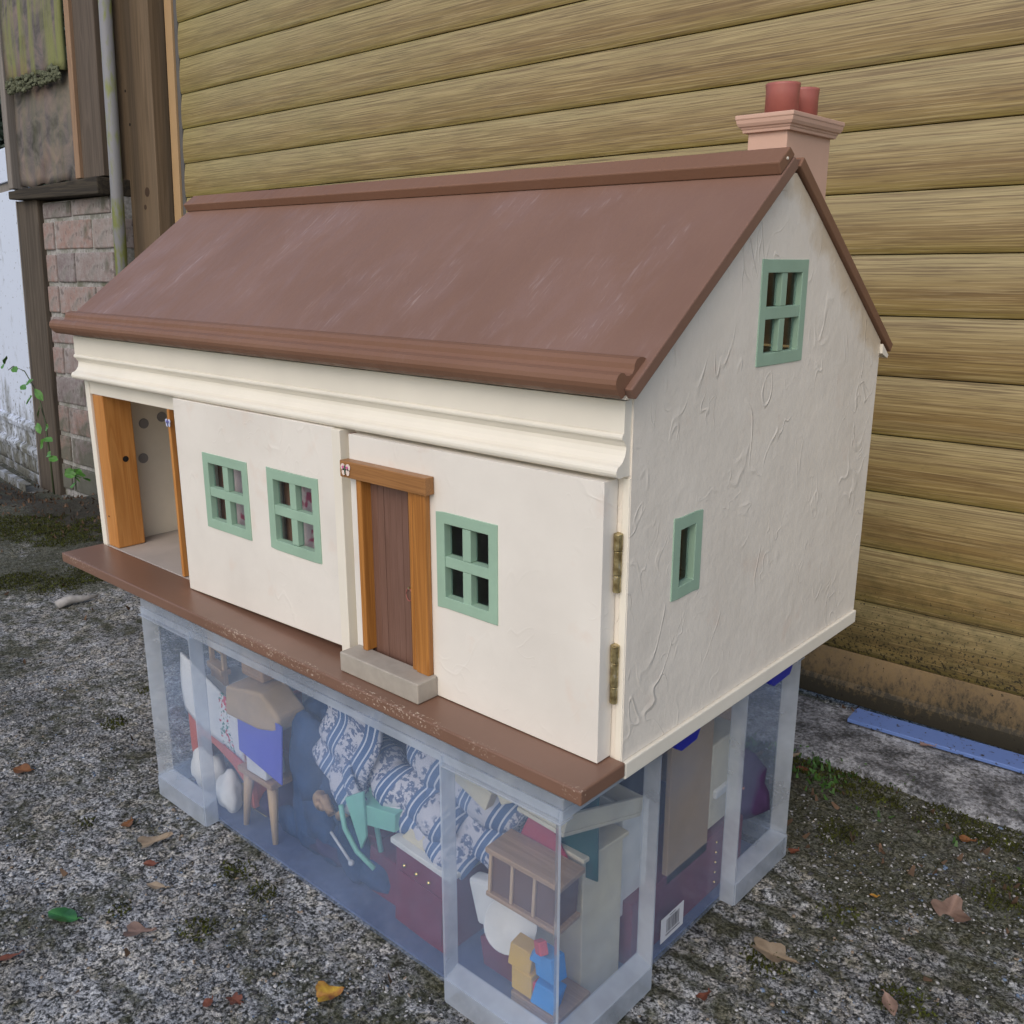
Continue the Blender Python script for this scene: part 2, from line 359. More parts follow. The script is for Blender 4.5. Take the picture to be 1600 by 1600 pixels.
# concrete apron strip before the garage door
n = N("weathered_concrete"); v = n.co()
c = n.ramp(n.math('ADD', n.math('MULTIPLY', n.noise(v, 26, 5, .7), .55), n.math('MULTIPLY', n.noise(v, 210, 4, .7), .45)), [(.38, (.03, .031, .033)), (.47, (.12, .123, .13)), (.54, (.26, .265, .28)), (.64, (.48, .49, .50))])
c = n.mix(n.ramp(n.noise(v, 170, 3), [(.55, 0), (.65, .8)]), c, (.05, .048, .04)); n.base(c, .85, .3); n.bump(n.noise(v, 160, 5, .7), .8, .002); M_apron = n.m
ax = np.linspace(-1.15, 2.2, 420); ay = np.linspace(0, 1, 26); AX, AT = np.meshgrid(ax, ay, indexing='ij')
y0 = .592 - .02 * (AX - .8) * 0 + .012 * (fbm(AX * 14, AX * 0 + 3, 3) - .5); y1 = .775
AY = y0 + (y1 - y0) * AT; AZ = -.279 + .004 * (fbm(AX * 30, AY * 30, 3) - .45) - .014 * np.clip(1 - AT / .10, 0, 1) ** 1.5 - .03 * np.clip((AT - .93) / .07, 0, 1)
k1, k2 = AX.shape; iq = (np.arange(k1 - 1)[:, None] * k2 + np.arange(k2 - 1)[None]).ravel()
o = fast_mesh("pavement", np.stack([AX.ravel(), AY.ravel(), AZ.ravel()], 1), np.stack([iq, iq + k2, iq + k2 + 1, iq + 1], 1), M_apron)
tag(o, "pale weathered concrete strip along the foot of the garage door", None, None, "structure")

# ================================================================== GARAGE DOOR
SP = .0887; Z14 = 1.0116 - 14 * SP
gd = gthing("garage_door", "wide olive brown woodgrain roller garage door behind the doll's house", "garage door", (0, 0, -.31))
def slatmat():
    n = N("woodgrain_slat_film"); v = n.co(); r = n.rnd(); cb = n.n("CombineXYZ"); n.l(n.math('MULTIPLY', r, 37), cb.inputs[0]); n.l(n.math('MULTIPLY', r, 11), cb.inputs[2])
    ad = n.n("VectorMath", operation='ADD'); n.l(v, ad.inputs[0]); n.l(cb.outputs[0], ad.inputs[1]); vv = ad.outputs[0]
    z = n.sep(v)[2]
    band = n.noise(n.map(vv, (1.3, 1, 46)), 1, 4, .55, .5)
    dash = n.noise(n.map(vv, (5.5, 1, 470)), 1, 4, .7, .35)
    dash2 = n.noise(n.map(vv, (2.2, 1, 190)), 1, 4, .65, .5)
    c = n.ramp(band, [(.30, (.155, .105, .038)), (.46, (.255, .205, .080)), (.55, (.20, .145, .052)), (.70, (.285, .250, .12))])
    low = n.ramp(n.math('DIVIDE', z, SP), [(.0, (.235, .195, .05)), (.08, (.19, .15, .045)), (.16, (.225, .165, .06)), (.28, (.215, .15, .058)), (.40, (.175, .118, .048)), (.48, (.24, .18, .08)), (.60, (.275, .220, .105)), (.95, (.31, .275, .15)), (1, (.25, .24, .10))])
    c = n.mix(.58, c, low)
    c = n.mix(n.ramp(dash, [(.50, 0), (.59, .66)]), c, (.082, .052, .024)); c = n.mix(n.ramp(dash2, [(.51, 0), (.62, .5)]), c, (.12, .078, .036))
    c = n.mix(n.ramp(n.noise(n.map(vv, (6, 1, 360), loc=(3, 0, 5)), 1, 4, .65), [(.51, 0), (.61, .38)]), c, (.46, .38, .20))
    c = n.mix(1, c, (1.16, 1.09, 1.02), 'MULTIPLY')
    # algae tint to the left and splash dirt near the foot, in door coordinates
    g = n.co(gd); gs = n.sep(g)
    c = n.mix(n.math('MULTIPLY', n.ramp(gs[0], [(0, 1), (.001, 1)]), 0), c, (.2, .22, .05))
    alg = n.ramp(n.math('ADD', n.math('MULTIPLY', gs[0], -.22), n.math('MULTIPLY', n.noise(g, 6, 3), .5)), [(.22, 0), (.55, .20)])
    c = n.mix(alg, c, (.20, .215, .055))
    hgt = n.ramp(gs[2], [(.07, .34), (.24, .14), (.50, 0)])
    spots = n.ramp(n.math('ADD', n.noise(g, 260, 2, .6), hgt), [(.86, 0), (.91, .85)])
    film = n.ramp(n.math('ADD', n.math('MULTIPLY', n.noise(n.map(g, (1, 1, 2)), 34, 6, .75), .8), n.math('MULTIPLY', hgt, 1.3)), [(.56, 0), (.95, .85)])
    c = n.mix(film, c, (.055, .05, .018)); c = n.mix(spots, c, (.012, .011, .008))
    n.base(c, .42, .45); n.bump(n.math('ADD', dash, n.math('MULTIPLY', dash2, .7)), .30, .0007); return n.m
M_slat = slatmat()
prof = [(.006, SP - .0006), (-.0018, SP - .0008), (-.0032, SP - .008), (-.0050, .070), (-.0064, .056), (-.0070, .042), (-.0070, .030), (-.0066, .020), (-.0058, .010), (-.0048, .0032), (-.0036, .0010), (-.0010, .0005), (.006, .0005), (.010, .02), (.010, .07)]
b = B(); b.prism(prof, -1.199, 1.75, 'x'); s0 = b.build("slat", M_slat, gd); s0.data.shade_smooth()
q = s0.modifiers.new("es", 'EDGE_SPLIT'); q.split_angle = math.radians(35)
for i in range(20):
    o = s0 if i == 0 else s0.copy()
    if i: COL.objects.link(o); o.parent = gd
    o.location = (0, 0, Z14 + .31 + i * SP)
B().box(-1.199, 1.75, .0125, .020, .02, 1.84).build("sky_leak_blocker", paint("dark_leak_blocker", (.035, .03, .02), .8), gd)  # added dark sheet that stops sky light leaking through the slat joints
def dirtybar():
    n = N("sandy_weather_bar"); v = n.co(); z = n.sep(v)[2]; f = n.noise(n.map(v, (1, 1, .6)), 120, 6, .78)
    c = n.ramp(f, [(.3, (.16, .11, .05)), (.6, (.31, .215, .115)), (.8, (.36, .27, .16))])
    k = n.math('ADD', n.math('ADD', f, n.math('MULTIPLY', n.noise(v, 9, 3), .35)), n.ramp(z, [(.0, .46), (.04, .20), (.095, -.06)]))
    c = n.mix(n.ramp(k, [(.66, 0), (1.05, .95)]), c, (.026, .026, .020)); c = n.mix(n.ramp(n.noise(v, 170, 3), [(.66, 0), (.70, .9)]), c, (.02, .018, .012))
    n.base(c, .7, .3); n.bump(f, .3, .001); return n.m
M_bar = dirtybar()
B().prism([(-.004, .080), (-.006, .030), (-.010, .022), (-.010, -.004), (.012, -.004), (.012, .080)], -1.199, 1.75, 'x').build("bottom_bar", M_bar, gd, .001)
M_tan = paint("tan_guide_channel", (.40, .26, .13), .5, .06, 20)
M_gasket = paint("grey_rubber_gasket", (.10, .095, .09), .6)
B().box(-1.252, -1.217, -.012, .03, -.01, 1.75).build("guide_channel", M_tan, gd, .001)
B().box(-1.2165, -1.2, -.006, .03, -.01, 1.75).build("gasket", M_gasket, gd, .001)
B().box(1.751, 1.80, -.012, .03, -.01, 1.75).build("guide_channel", M_tan, gd, .001)
# header beam above the door
M_post = wood("weathered_brown_post", (.120, .084, .048), (.170, .120, .074), 'z', 16, 1.0, .75, .35)
M_postside = wood("weathered_grey_timber", (.075, .058, .043), (.13, .10, .075), 'z', 40, 1.2, .8, .4)
hb = gthing("lintel_beam", "weathered brown timber beam above the garage door", "beam", (0, 0, 1.46))
B().box(-1.45, 1.95, -.05, .03, 0, .2).build("beam_face", M_postside, hb, .003)

# ================================================================== timber post beside the door
tp = gthing("timber_post", "tall weathered brown timber post between the drainpipe and the garage door", "post", (-1.37, -.01, -.3))
B().box(-.095, .101, -.040, .008, -.02, 1.74).build("front_board", M_post, tp, .002)
B().box(-.06, .1015, .0085, .05, -.02, 1.74).build("side_board", M_postside, tp, .002)
for kx, kz, kr in ((-.075, .90, .010), (.045, .885, .013), (-.045, 1.16, .004), (-.03, 1.07, .0045), (.03, .845, .007)):
    B().tube([(kx, -.0404, kz), (kx, -.0392, kz)], kr, 14).build("knot", M_black if kr < .006 else paint("dark_knot", (.055, .032, .018), .8), tp)
tp2 = gthing("timber_post", "weathered brown timber post at the far right end of the garage door", "post", (1.90, -.01, -.3))
B().box(-.1, .101, -.040, .008, -.02, 1.74).build("front_board", M_post, tp2, .002)
B().box(-.1, .06, .0085, .05, -.02, 1.74).build("side_board", M_postside, tp2, .002)

# drainpipe
n = N("mossy_grey_pipe"); v = n.co(); z = n.sep(v)[2]
f = n.math('ADD', n.noise(n.map(v, (1, 1, .3)), 50, 4), n.ramp(z, [(.55, .24), (.95, -.16)]))
n.base(n.mix(n.ramp(f, [(.52, 0), (.68, 1)]), (.20, .20, .205), (.17, .19, .055)), .6, .4); n.bump(n.noise(v, 60, 3), .2, .001); M_pipe = n.m
dp = gthing("drainpipe", "slim grey drainpipe with green algae running down the brick pier", "pipe", (-1.362, -.12, -.3))
B().tube([(0, 0, -.02), (0, 0, 1.75)], .017, 20).build("pipe", M_pipe, dp, smooth=True)
# ================================================================== brick pier with hung tiles
bp_ = gthing("brick_pier", "brick pier with mossy hung tiles above a dark timber ledge, left of the drainpipe", "pier", (-1.5, -.19, -.3))
n = N("pale_lime_mortar"); v = n.co()
n.base(n.mix(n.ramp(n.noise(v, 14, 4), [(.45, 0), (.7, .8)]), n.ramp(n.noise(v, 120, 4), [(.3, (.20, .19, .175)), (.7, (.42, .41, .39))]), (.10, .105, .06)), .9); n.bump(n.noise(v, 200, 4), .7, .002); M_mortar = n.m
n = N("weathered_red_brick"); v = n.co(); r = n.rnd()
c = n.ramp(r, [(0, (.26, .17, .145)), (.3, (.28, .18, .15)), (.5, (.15, .12, .125)), (.7, (.25, .19, .17)), (.85, (.12, .105, .115)), (1, (.29, .23, .20))])
c = n.mix(n.ramp(n.noise(v, 28, 5, .65), [(.38, 0), (.62, .75)]), c, (.33, .31, .30)); c = n.mix(n.ramp(n.noise(v, 60, 4), [(.56, 0), (.68, .7)]), c, (.10, .075, .065))
zz = n.sep(n.co(bp_))[2]; c = n.mix(n.ramp(n.math('ADD', n.noise(v, 20, 4), n.ramp(zz, [(.0, .35), (.35, -.05), (.75, -.10), (.9, .12)])), [(.52, 0), (.75, .8)]), c, (.085, .088, .06))
n.base(c, .85, .3); n.bump(n.noise(v, 130, 5, .7), .7, .002); M_brick = n.m
B().box(-.17, .262, -.0035, .26, -.04, .858).build("mortar", M_mortar, bp_)
cz = [.008 + .0895 * i for i in range(-0, 10)]
for i, z in enumerate(cz):
    h = .0775 if i < 9 else .04
    if i == 9: z0, z1 = z, .856
    else: z0, z1 = z, z + h
    off = (-.20 if i % 2 else -.09) + random.uniform(-.008, .008); x = -.168 + 0
    edges = []; xx = off - .24
    while xx < .262:
        L = .222 if i % 2 == 0 else .105 if random.random() < .35 else .222
        a, c2 = max(xx, -.168), min(xx + L, .263)
        if c2 - a > .02: edges.append((a, c2))
        xx += L + .013
    for a, c2 in edges:
        j = lambda: random.uniform(-.0018, .0018)
        w_ = (c2 - a) / 2; b = B(); b.box(-w_ + j(), w_ + j(), -.006 + j(), .05, -(z1 - z0) / 2 + j(), (z1 - z0) / 2 + j())
        o = b.build("brick", M_brick, bp_, .0035); o.location = ((a + c2) / 2, -.003, (z0 + z1) / 2); o.rotation_euler = (0, random.uniform(-.008, .008), 0)
def tilemat(name, mossy):
    n = N(name); v = n.co()
    c = n.ramp(n.noise(v, 16, 5, .6, .8), [(.3, (.045, .042, .042)), (.5, (.13, .115, .11)), (.7, (.22, .17, .145))])
    st = n.ramp(n.noise(n.map(v, (26, 1, 2.2)), 1, 4), [(.44, 0), (.60, 1)])
    c = n.mix(n.math('MULTIPLY', st, mossy), c, (.20, .215, .075))
    c = n.mix(n.ramp(n.noise(v, 5, 2), [(.55, 0), (.7, .4)]), c, (.20, .085, .045))
    n.base(c, .85, .25); n.bump(n.noise(v, 90, 5, .7), .6, .002); return n.m
M_tile1 = tilemat("mossy_clay_tile", .85); M_tile2 = tilemat("stained_clay_tile", .16)
for j, (z0, z1, mt, ynear) in enumerate(((1.185, 1.50, M_tile1, -.034), (.905, 1.215, M_tile2, -.018), (1.46, 1.75, M_tile1, -.034))):
    b = B(); zb = z0
    b.grid(lambda u, w: (-.262 + .364 * u, ynear - .004 * math.sin(w * 3) + .006 * w + .002 * math.sin(9 * u), zb + .004 * math.sin(u * 17 + j) + (z1 - zb) * w), 18, 14)
    b.build("tile", mt, bp_, thick=.012, smooth=True)
M_lichen = paint("grey_green_lichen", (.12, .13, .08), .95, .5, 200, .8, 400)
b = B()
for k in range(150):
    b.blob((random.uniform(-.25, .09), -.044 + random.uniform(-.004, .004), 1.186 + random.uniform(-.028, .006)), [random.uniform(.003, .009)] * 3, k, .3, 1)
b.build("lichen_fringe", M_lichen, bp_)["kind"] = "stuff"
M_greyrail = wood("pale_weathered_batten", (.16, .14, .12), (.24, .215, .19), 'z', 50, 1.5, .8)
B().box(-.302, -.268, -.045, .0, .90, 1.75).build("edge_batten", M_greyrail, bp_, .002)
B().box(.118, .145, -.034, .0, .905, 1.75).build("corner_batten", wood("tan_batten", (.24, .145, .085), (.31, .20, .12), 'z', 50, 1.5, .7), bp_, .002)
B().box(.1455, .262, -.025, .0, .905, 1.75).build("cheek_board", M_postside, bp_, .002)
M_ledge = wood("black_mossy_ledge", (.022, .018, .014), (.06, .048, .032), 'x', 30, 2, .9)
b = B(); b.box(-.318, -.26, -.04, .04, .872, .895); b.build("ledge_end", M_ledge, bp_, .003)
b = B(); b.prism([(-.262, .868), (.262, .858), (.262, .902), (.1, .90), (-.262, .896)], -.045, .05, 'y'); b.build("ledge", M_ledge, bp_, .003)
b = B(); b.box(-.305, -.17, -.02, .05, -.04, .868); b.build("side_post", wood("dark_damp_timber", (.055, .043, .032), (.11, .088, .065), 'z', 45, 1.5, .85), bp_, .003)
B().box(-.311, -.3055, -.024, .05, -.04, .868).build("edge_strip", M_greyrail, bp_, .001)

bp_.location = GM @ Vector((-1.700, -.099, -.3437)); bp_.scale = (1.072,) * 3
# ================================================================== white neighbouring garage door
wd = gthing("white_garage_door", "white painted garage door with dirty lower ribs at the far left edge", "garage door", (-2.034, -.089, -.357), math.radians(-8)); wd.scale = (1.076,) * 3
def whitemat():
    n = N("dirty_white_door_paint"); v = n.co(); z = n.sep(v)[2]
    k = n.math('ADD', n.noise(n.map(v, (1, 1, .5)), 12, 6, .7), n.ramp(z, [(.0, .36), (.20, .17), (.34, -.12)]))
    c = n.mix(n.ramp(k, [(.58, 0), (.85, .95)]), (.60, .66, .78), (.13, .125, .09)); c = n.mix(n.ramp(n.math('ADD', n.noise(v, 55, 4, .7), n.ramp(z, [(.1, .10), (.4, -.15)])), [(.62, 0), (.68, .9)]), c, (.05, .045, .035))
    n.base(c, .5, .4); return n.m
M_white = whitemat()
B().box(-1.6, -.004, 0, .03, .0, .925).build("lower_panel", M_white, wd, .002)
B().box(-1.6, -.004, .008, .03, .926, .952).build("panel_joint", M_greyrail, wd, .001)
B().box(-1.6, -.004, 0, .03, .953, 1.055).build("upper_panel", M_white, wd, .002)
for z in (.178, .095):
    B().prism([(0.001, z - .018), (-.012, z - .016), (-.015, z), (-.010, z + .010), (.001, z + .016)], -1.6, -.004, 'x').build("rib", M_white, wd, .001)
b = B(); b.box(-1.6, .06, -.085, .01, -.005, -.001); b.box(-1.6, .06, -.09, -.086, -.005, .026); b.box(-1.6, .06, -.0855, -.07, .022, .026); b.box(-1.6, .06, -.02, -.016, -.001, .03)
b.build("threshold_channel", M_white, wd, .001)

# ================================================================== dark hedge beyond the white door
hg = gthing("hedge", "dark evergreen hedge above the white garage door", "hedge", (-3.4, .9, -.3))
def leafcloud(n_, box, size, mat, parent, name, seed):
    rs = np.random.RandomState(seed); P = rs.rand(n_, 3) * (np.array(box[1]) - np.array(box[0])) + np.array(box[0])
    a = rs.randn(n_, 3); a /= np.linalg.norm(a, axis=1)[:, None]; b_ = np.cross(a, rs.randn(n_, 3)); b_ /= np.linalg.norm(b_, axis=1)[:, None]
    s_ = size * (.6 + rs.rand(n_, 1)); V = np.stack([P - a * s_, P + b_ * s_ * .45, P + a * s_, P - b_ * s_ * .45], 1).reshape(-1, 3)
    o = fast_mesh(name, V, np.arange(n_ * 4).reshape(-1, 4), mat, False); o.parent = parent; return o
M_hleaf = paint("dark_hedge_leaf", (.025, .045, .03), .6, .5, 8)
o = leafcloud(14000, ((-2.5, -.25, .3), (2.0, .25, 2.6)), .035, M_hleaf, hg, "foliage", 5); o["kind"] = "stuff"
b = B(); b.tube([(0, .0, -.05), (.03, .03, 1), (0, 0, 2.2)], [.05, .04, .02], 8); b.build("trunk", M_postside, hg)
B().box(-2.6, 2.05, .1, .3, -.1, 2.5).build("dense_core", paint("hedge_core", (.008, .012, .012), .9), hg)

# ================================================================== blue board lying on the apron
n = N("faded_blue_board"); v = n.co(); c = n.mix(n.ramp(n.noise(v, 120, 4, .7), [(.60, 0), (.64, 1)]), (.12, .20, .46), (.03, .025, .02)); n.base(c, .4, .5); M_blueb = n.m
bl = tag(B().box(-.255, .255, -.022, .022, 0, .006).build("blue_board", M_blueb, None, .001), "flat blue strip lying on the concrete under the garage door", "board")
bl.location = (1.065, .752, -.2755); bl.rotation_euler = (0, 0, math.radians(3.5))

# ================================================================== DOLL'S HOUSE
H = thing("dollhouse", "cream doll's house with brown pitched roof standing on the clear storage box", "doll's house", (.45, .23, -.016), world=True)
L = .9; D = .4617
def P_(name, b, mat, bevel=.0008, parent=H, smooth=False, label=None, **k): return b.build(name, mat, parent, bevel, smooth, label=label, **k)
# floor and base board
b = B(); b.prism([(-.002, 0), (-.002, -.013), (.904, -.013), (.904, 0)], -.059, -.0005, 'y')
P_("base_board", b, M_board, .0014)
P_("floor", B().box(.0125, .8875, 0, D - .012, -.013, .0), M_floor)
P_("skirting", B().box(.8880, .9035, .0006, D, -.0165, -.0015), M_cream, .0012)
P_("underside", B().box(.0, .8875, .0, D, -.016, -.0135), M_inner)
# gable walls
def gable(x0, x1, holes):
    # outline with rectangular holes cut as strips, (y,z)
    ysplit = sorted({0, D, .2090, .2340} | {h[0] for h in holes} | {h[1] for h in holes}); roofz = lambda y: .3062 + y * .7477 if y <= .2091 else .4625 if y < .2341 else .4638 - .692 * (y - .2345)
    b = B()
    for a, c in zip(ysplit, ysplit[1:]):
        hs = sorted([h for h in holes if h[0] <= a and h[1] >= c], key=lambda h: h[2]); z = -.001 if x0 > .5 else -.013
        for h in hs: b.box(x0, x1, a, c, z, h[2]); z = h[3]
        b.hexa([(x0, a, z), (x1, a, z), (x1, c, z), (x0, c, z), (x0, a, roofz(a)), (x1, a, roofz(a)), (x1, c, roofz(c)), (x0, c, roofz(c))])
    bmesh.ops.remove_doubles(b.bm, verts=b.bm.verts, dist=1e-5)
    # drop inner coincident faces
    seen = {}
    for f in list(b.bm.faces):
        k = tuple(sorted(v.index for v in f.verts)) if False else tuple(sorted((round(v.co.x, 5), round(v.co.y, 5), round(v.co.z, 5)) for v in f.verts))
        seen.setdefault(k, []).append(f)
    bmesh.ops.delete(b.bm, geom=[f for fs in seen.values() if len(fs) > 1 for f in fs], context='FACES_ONLY')
    return b
GW = [(.1822, .2690, .3012, .3905), (.0622, .1055, .1195, .1890)]
P_("gable_wall", gable(.888, .9, GW), M_gable, 0, label="right gable wall with rough plaster texture")
P_("gable_wall", gable(0, .012, []), M_inner, 0, label="left gable wall")
P_("back_wall", B().box(.0125, .8875, D - .012, D, -.013, .293), M_inner)
P_("front_pilaster", B().box(.8932, .8995, -.0012, .012, -.001, .2335), M_cream, .0006)
P_("front_edge_strip", B().box(.0002, .0125, -.0008, .012, .0003, .236), M_cream, .0006)
P_("front_frame", B().box(.0128, .8888, .0, .009, .2152, .2935), M_cream, .0006)
P_("hinge_gap", B().box(.8890, .8930, .0005, .011, .0005, .2350), M_crack, 0)
# cornice moulding with its profile
cp = [(.0, .2925), (-.0088, .2922), (-.0092, .2690), (-.0092, .2685)] + arc(-.0082, .2655, .0030, 100, 260, 6) + [(-.0072, .2600), (-.0058, .2580), (-.0060, .2550), (-.0072, .2510), (-.0100, .2470), (-.0125, .2452)] + arc(-.0125, .2402, .0048, 100, 285, 8) + [(-.0080, .2358), (.0, .2356)]
P_("cornice", B().prism(cp, .0003, .8985, 'x'), M_cream, 0)
# roof: front board, rear board, ridge cap, eaves moulding
REAR = [(.2368, .4756), (.4875, .3011), (.4823, .2932), (.2300, .4677)]
def slab(y0, z0, y1, z1, t):
    d = Vector((y1 - y0, z1 - z0)).normalized(); nn_ = Vector((-d.y, d.x))
    if nn_.y < 0: nn_ = -nn_
    return [(y0, z0), (y1, z1), (y1 - nn_.x * t, z1 - nn_.y * t), (y0 - nn_.x * t, z0 - nn_.y * t)]
P_("front_roof", B().prism([(-.0224, .3029), (.2028, .4731), (.2110, .4650), (-.0161, .2952)], -.0128, .9128, 'x'), M_roof, .0012)
P_("ridge_cap", B().prism([(.1810, .4572), (.1755, .4668), (.1943, .4800), (.2035, .4742)], -.0122, .9122, 'x'), M_brown, .0012)
P_("rear_roof", B().prism(REAR, -.0050, .9045, 'x'), M_brown, .0010)
P_("ridge_filler", B().prism([(.2040, .4720), (.2362, .4738), (.2295, .4668), (.2110, .4655)], -.0045, .9020, 'x'), M_roof, .0006)
mp = [(.0035, .3222), (.0, .3238), (-.0045, .3240), (-.0085, .3226), (-.0108, .3196), (-.0113, .3158), (-.0132, .3132), (-.0165, .3118), (-.0205, .3121), (-.0235, .3142), (-.0268, .3146), (-.0302, .3132), (-.0326, .3100), (-.0330, .3066), (-.0318, .3032), (-.0288, .2990), (-.0251, .2962), (-.0212, .2990), (-.0226, .3028)]
P_("eaves_moulding", B().prism(mp, -.0118, .9070, 'x'), M_brown, 0, smooth=False)
P_("eaves_fillet", B().prism([(-.0195, .2950), (-.0180, .2990), (-.0110, .2945)], .0, .9060, 'x'), M_cream, 0)
P_("rear_eaves_fillet", B().prism([(D + .0005, .3030), (.4805, .2900), (.4780, .2870), (D + .0005, .2930)], .8885, .9030, 'x'), M_cream, 0)
for (y, z) in ((.1890, .4705),): P_("nail_head", B().tube([(.9120, y, z), (.9132, y, z)], .0012, 8), M_cream, 0)
# chimney
ch = P_("chimney", B().prism([(.2305, .438), (.2305, .502), (.3170, .502), (.3170, .395)], .853, .890, 'x'), M_chim, .0008)
pr = [(.0, .0), (.0036, .0), (.0040, .0026), (.0050, .0032), (.0050, .0042), (.0066, .0052), (.0078, .0075), (.0083, .0105), (.0089, .0112), (.0089, .0145), (0, .0145)]
b = B(); rings = []
for d_, z_ in pr[1:-1]:
    rings.append([b.bm.verts.new(p) for p in ((.853 - d_, .2305 - d_, .4975 + z_), (.890 + d_, .2305 - d_, .4975 + z_), (.890 + d_, .317 + d_, .4975 + z_), (.853 - d_, .317 + d_, .4975 + z_))])
for q_, w_ in zip(rings, rings[1:]):
    for k in range(4): b.bm.faces.new((q_[k], q_[(k + 1) % 4], w_[(k + 1) % 4], w_[k]))
b.bm.faces.new(rings[0][::-1]); b.bm.faces.new(rings[-1])
b.build("chimney_cap", M_chim, ch, .0005)
for y in (.2535, .2915):
    B().lathe([(.0145, 0), (.0143, .020), (.0149, .0245), (.0149, .0265), (.0125, .0265), (.0118, .012), (.001, .012)], (.8715, y, .5122), 36).build("chimney_pot", M_pot, ch, 0, True)
# left bay: pine corner post, plugs, stud, ceiling, back
P_("corner_post", B().box(.0135, .0425, .0015, .0408, .0005, .2148), M_pine, .0014)
P_("knot_hole", B().tube([(.0422, .0248, .1249), (.0429, .0248, .1249)], .0042, 16), M_black, 0)
P_("knot_hole", B().tube([(.023, .0018, .044), (.023, .0011, .044)], .0013, 10), M_black, 0)
for y, z in ((.0710, .1650), (.0990, .1712), (.0650, .1155)):
    P_("plug", B().tube([(.0118, y, z), (.0135, y, z)], .0072, 20), M_grey, .0003)
P_("bay_ceiling", B().box(.0125, .8870, .0095, D - .0125, .2152, .2185), M_inner)
P_("side_stud", B().box(.2170, .2222, -.0008, .006, .0005, .2150), M_pine, .0008)
P_("partition", B().box(.2560, .2590, .010, D - .013, .0005, .2150), M_inner, 0)
P_("partition", B().box(.5720, .5760, .010, D - .013, .0005, .2150), M_inner, 0)
P_("added_papered_sheet", B().box(.2600, .5715, .0046, .0062, .0005, .2150), M_pinkback, 0)  # added pink-papered sheet, set close behind the panes to catch light
for x in (.318, .452): P_("inner_stud", B().box(x, x + .012, .0002, .0044, .0005, .2150), wood("brown_inner_stud", (.24, .12, .07), (.30, .16, .10), 'z', 60, 3), 0)
# front panels with window openings
def cells(us, ws, holes, y0, y1, P):
    b = B(); vid = {}
    solid = lambda i, j: 0 <= i < len(us) - 1 and 0 <= j < len(ws) - 1 and not any(h[0] <= us[i] + 1e-6 and h[1] >= us[i + 1] - 1e-6 and h[2] <= ws[j] + 1e-6 and h[3] >= ws[j + 1] - 1e-6 for h in holes)
    def v(i, j, y):
        k = (i, j, y)
        if k not in vid: vid[k] = b.bm.verts.new(P(us[i], y, ws[j], j))
        return vid[k]
    for i in range(len(us) - 1):
        for j in range(len(ws) - 1):
            if not solid(i, j): continue
            for y in (y0, y1): b.bm.faces.new((v(i, j, y), v(i + 1, j, y), v(i + 1, j + 1, y), v(i, j + 1, y)))
            for di, dj, p, q in ((-1, 0, (i, j), (i, j + 1)), (1, 0, (i + 1, j), (i + 1, j + 1)), (0, -1, (i, j), (i + 1, j)), (0, 1, (i, j + 1), (i + 1, j + 1))):
                if not solid(i + di, j + dj): b.bm.faces.new((v(*p, y0), v(*q, y0), v(*q, y1), v(*p, y1)))
    return b
def panel(x0, x1, z0, z1, y0, y1, holes, skew=0):
    us = sorted({x0, x1} | {h[0] for h in holes} | {h[1] for h in holes}); ws = sorted({z0, z1} | {h[2] for h in holes} | {h[3] for h in holes})
    return cells(us, ws, holes, y0, y1, lambda x, y, z, j: (x, y, z + (skew * (x - x0) / (x1 - x0) if j == 0 else 0)))
W1 = (.3232, .4122, .0912, .1782); W2 = (.4502, .5378, .0920, .1796); W3 = (.7090, .7812, .0905, .1780)
P_("left_front_panel", panel(.2662, .5645, .0008, .2350, -.018, -.0004, [W1, W2], .009), M_front, .0007)
P_("panel_edge_strip", B().box(.5650, .5778, -.0192, -.0004, .0010, .2345), M_cream, .0007)
P_("meeting_stile", B().box(.5782, .5900, -.0070, .0085, .0006, .2265), M_scuff, .0005)
P_("bare_stile_top", B().box(.5782, .5900, -.0070, .0085, .2267, .2300), M_crack, 0)
DOOR = (.6060, .6760, .0015, .1935)
P_("right_front_panel", panel(.5905, .8888, .0010, .2322, -.0185, -.0008, [DOOR, W3]), M_front, .0007)
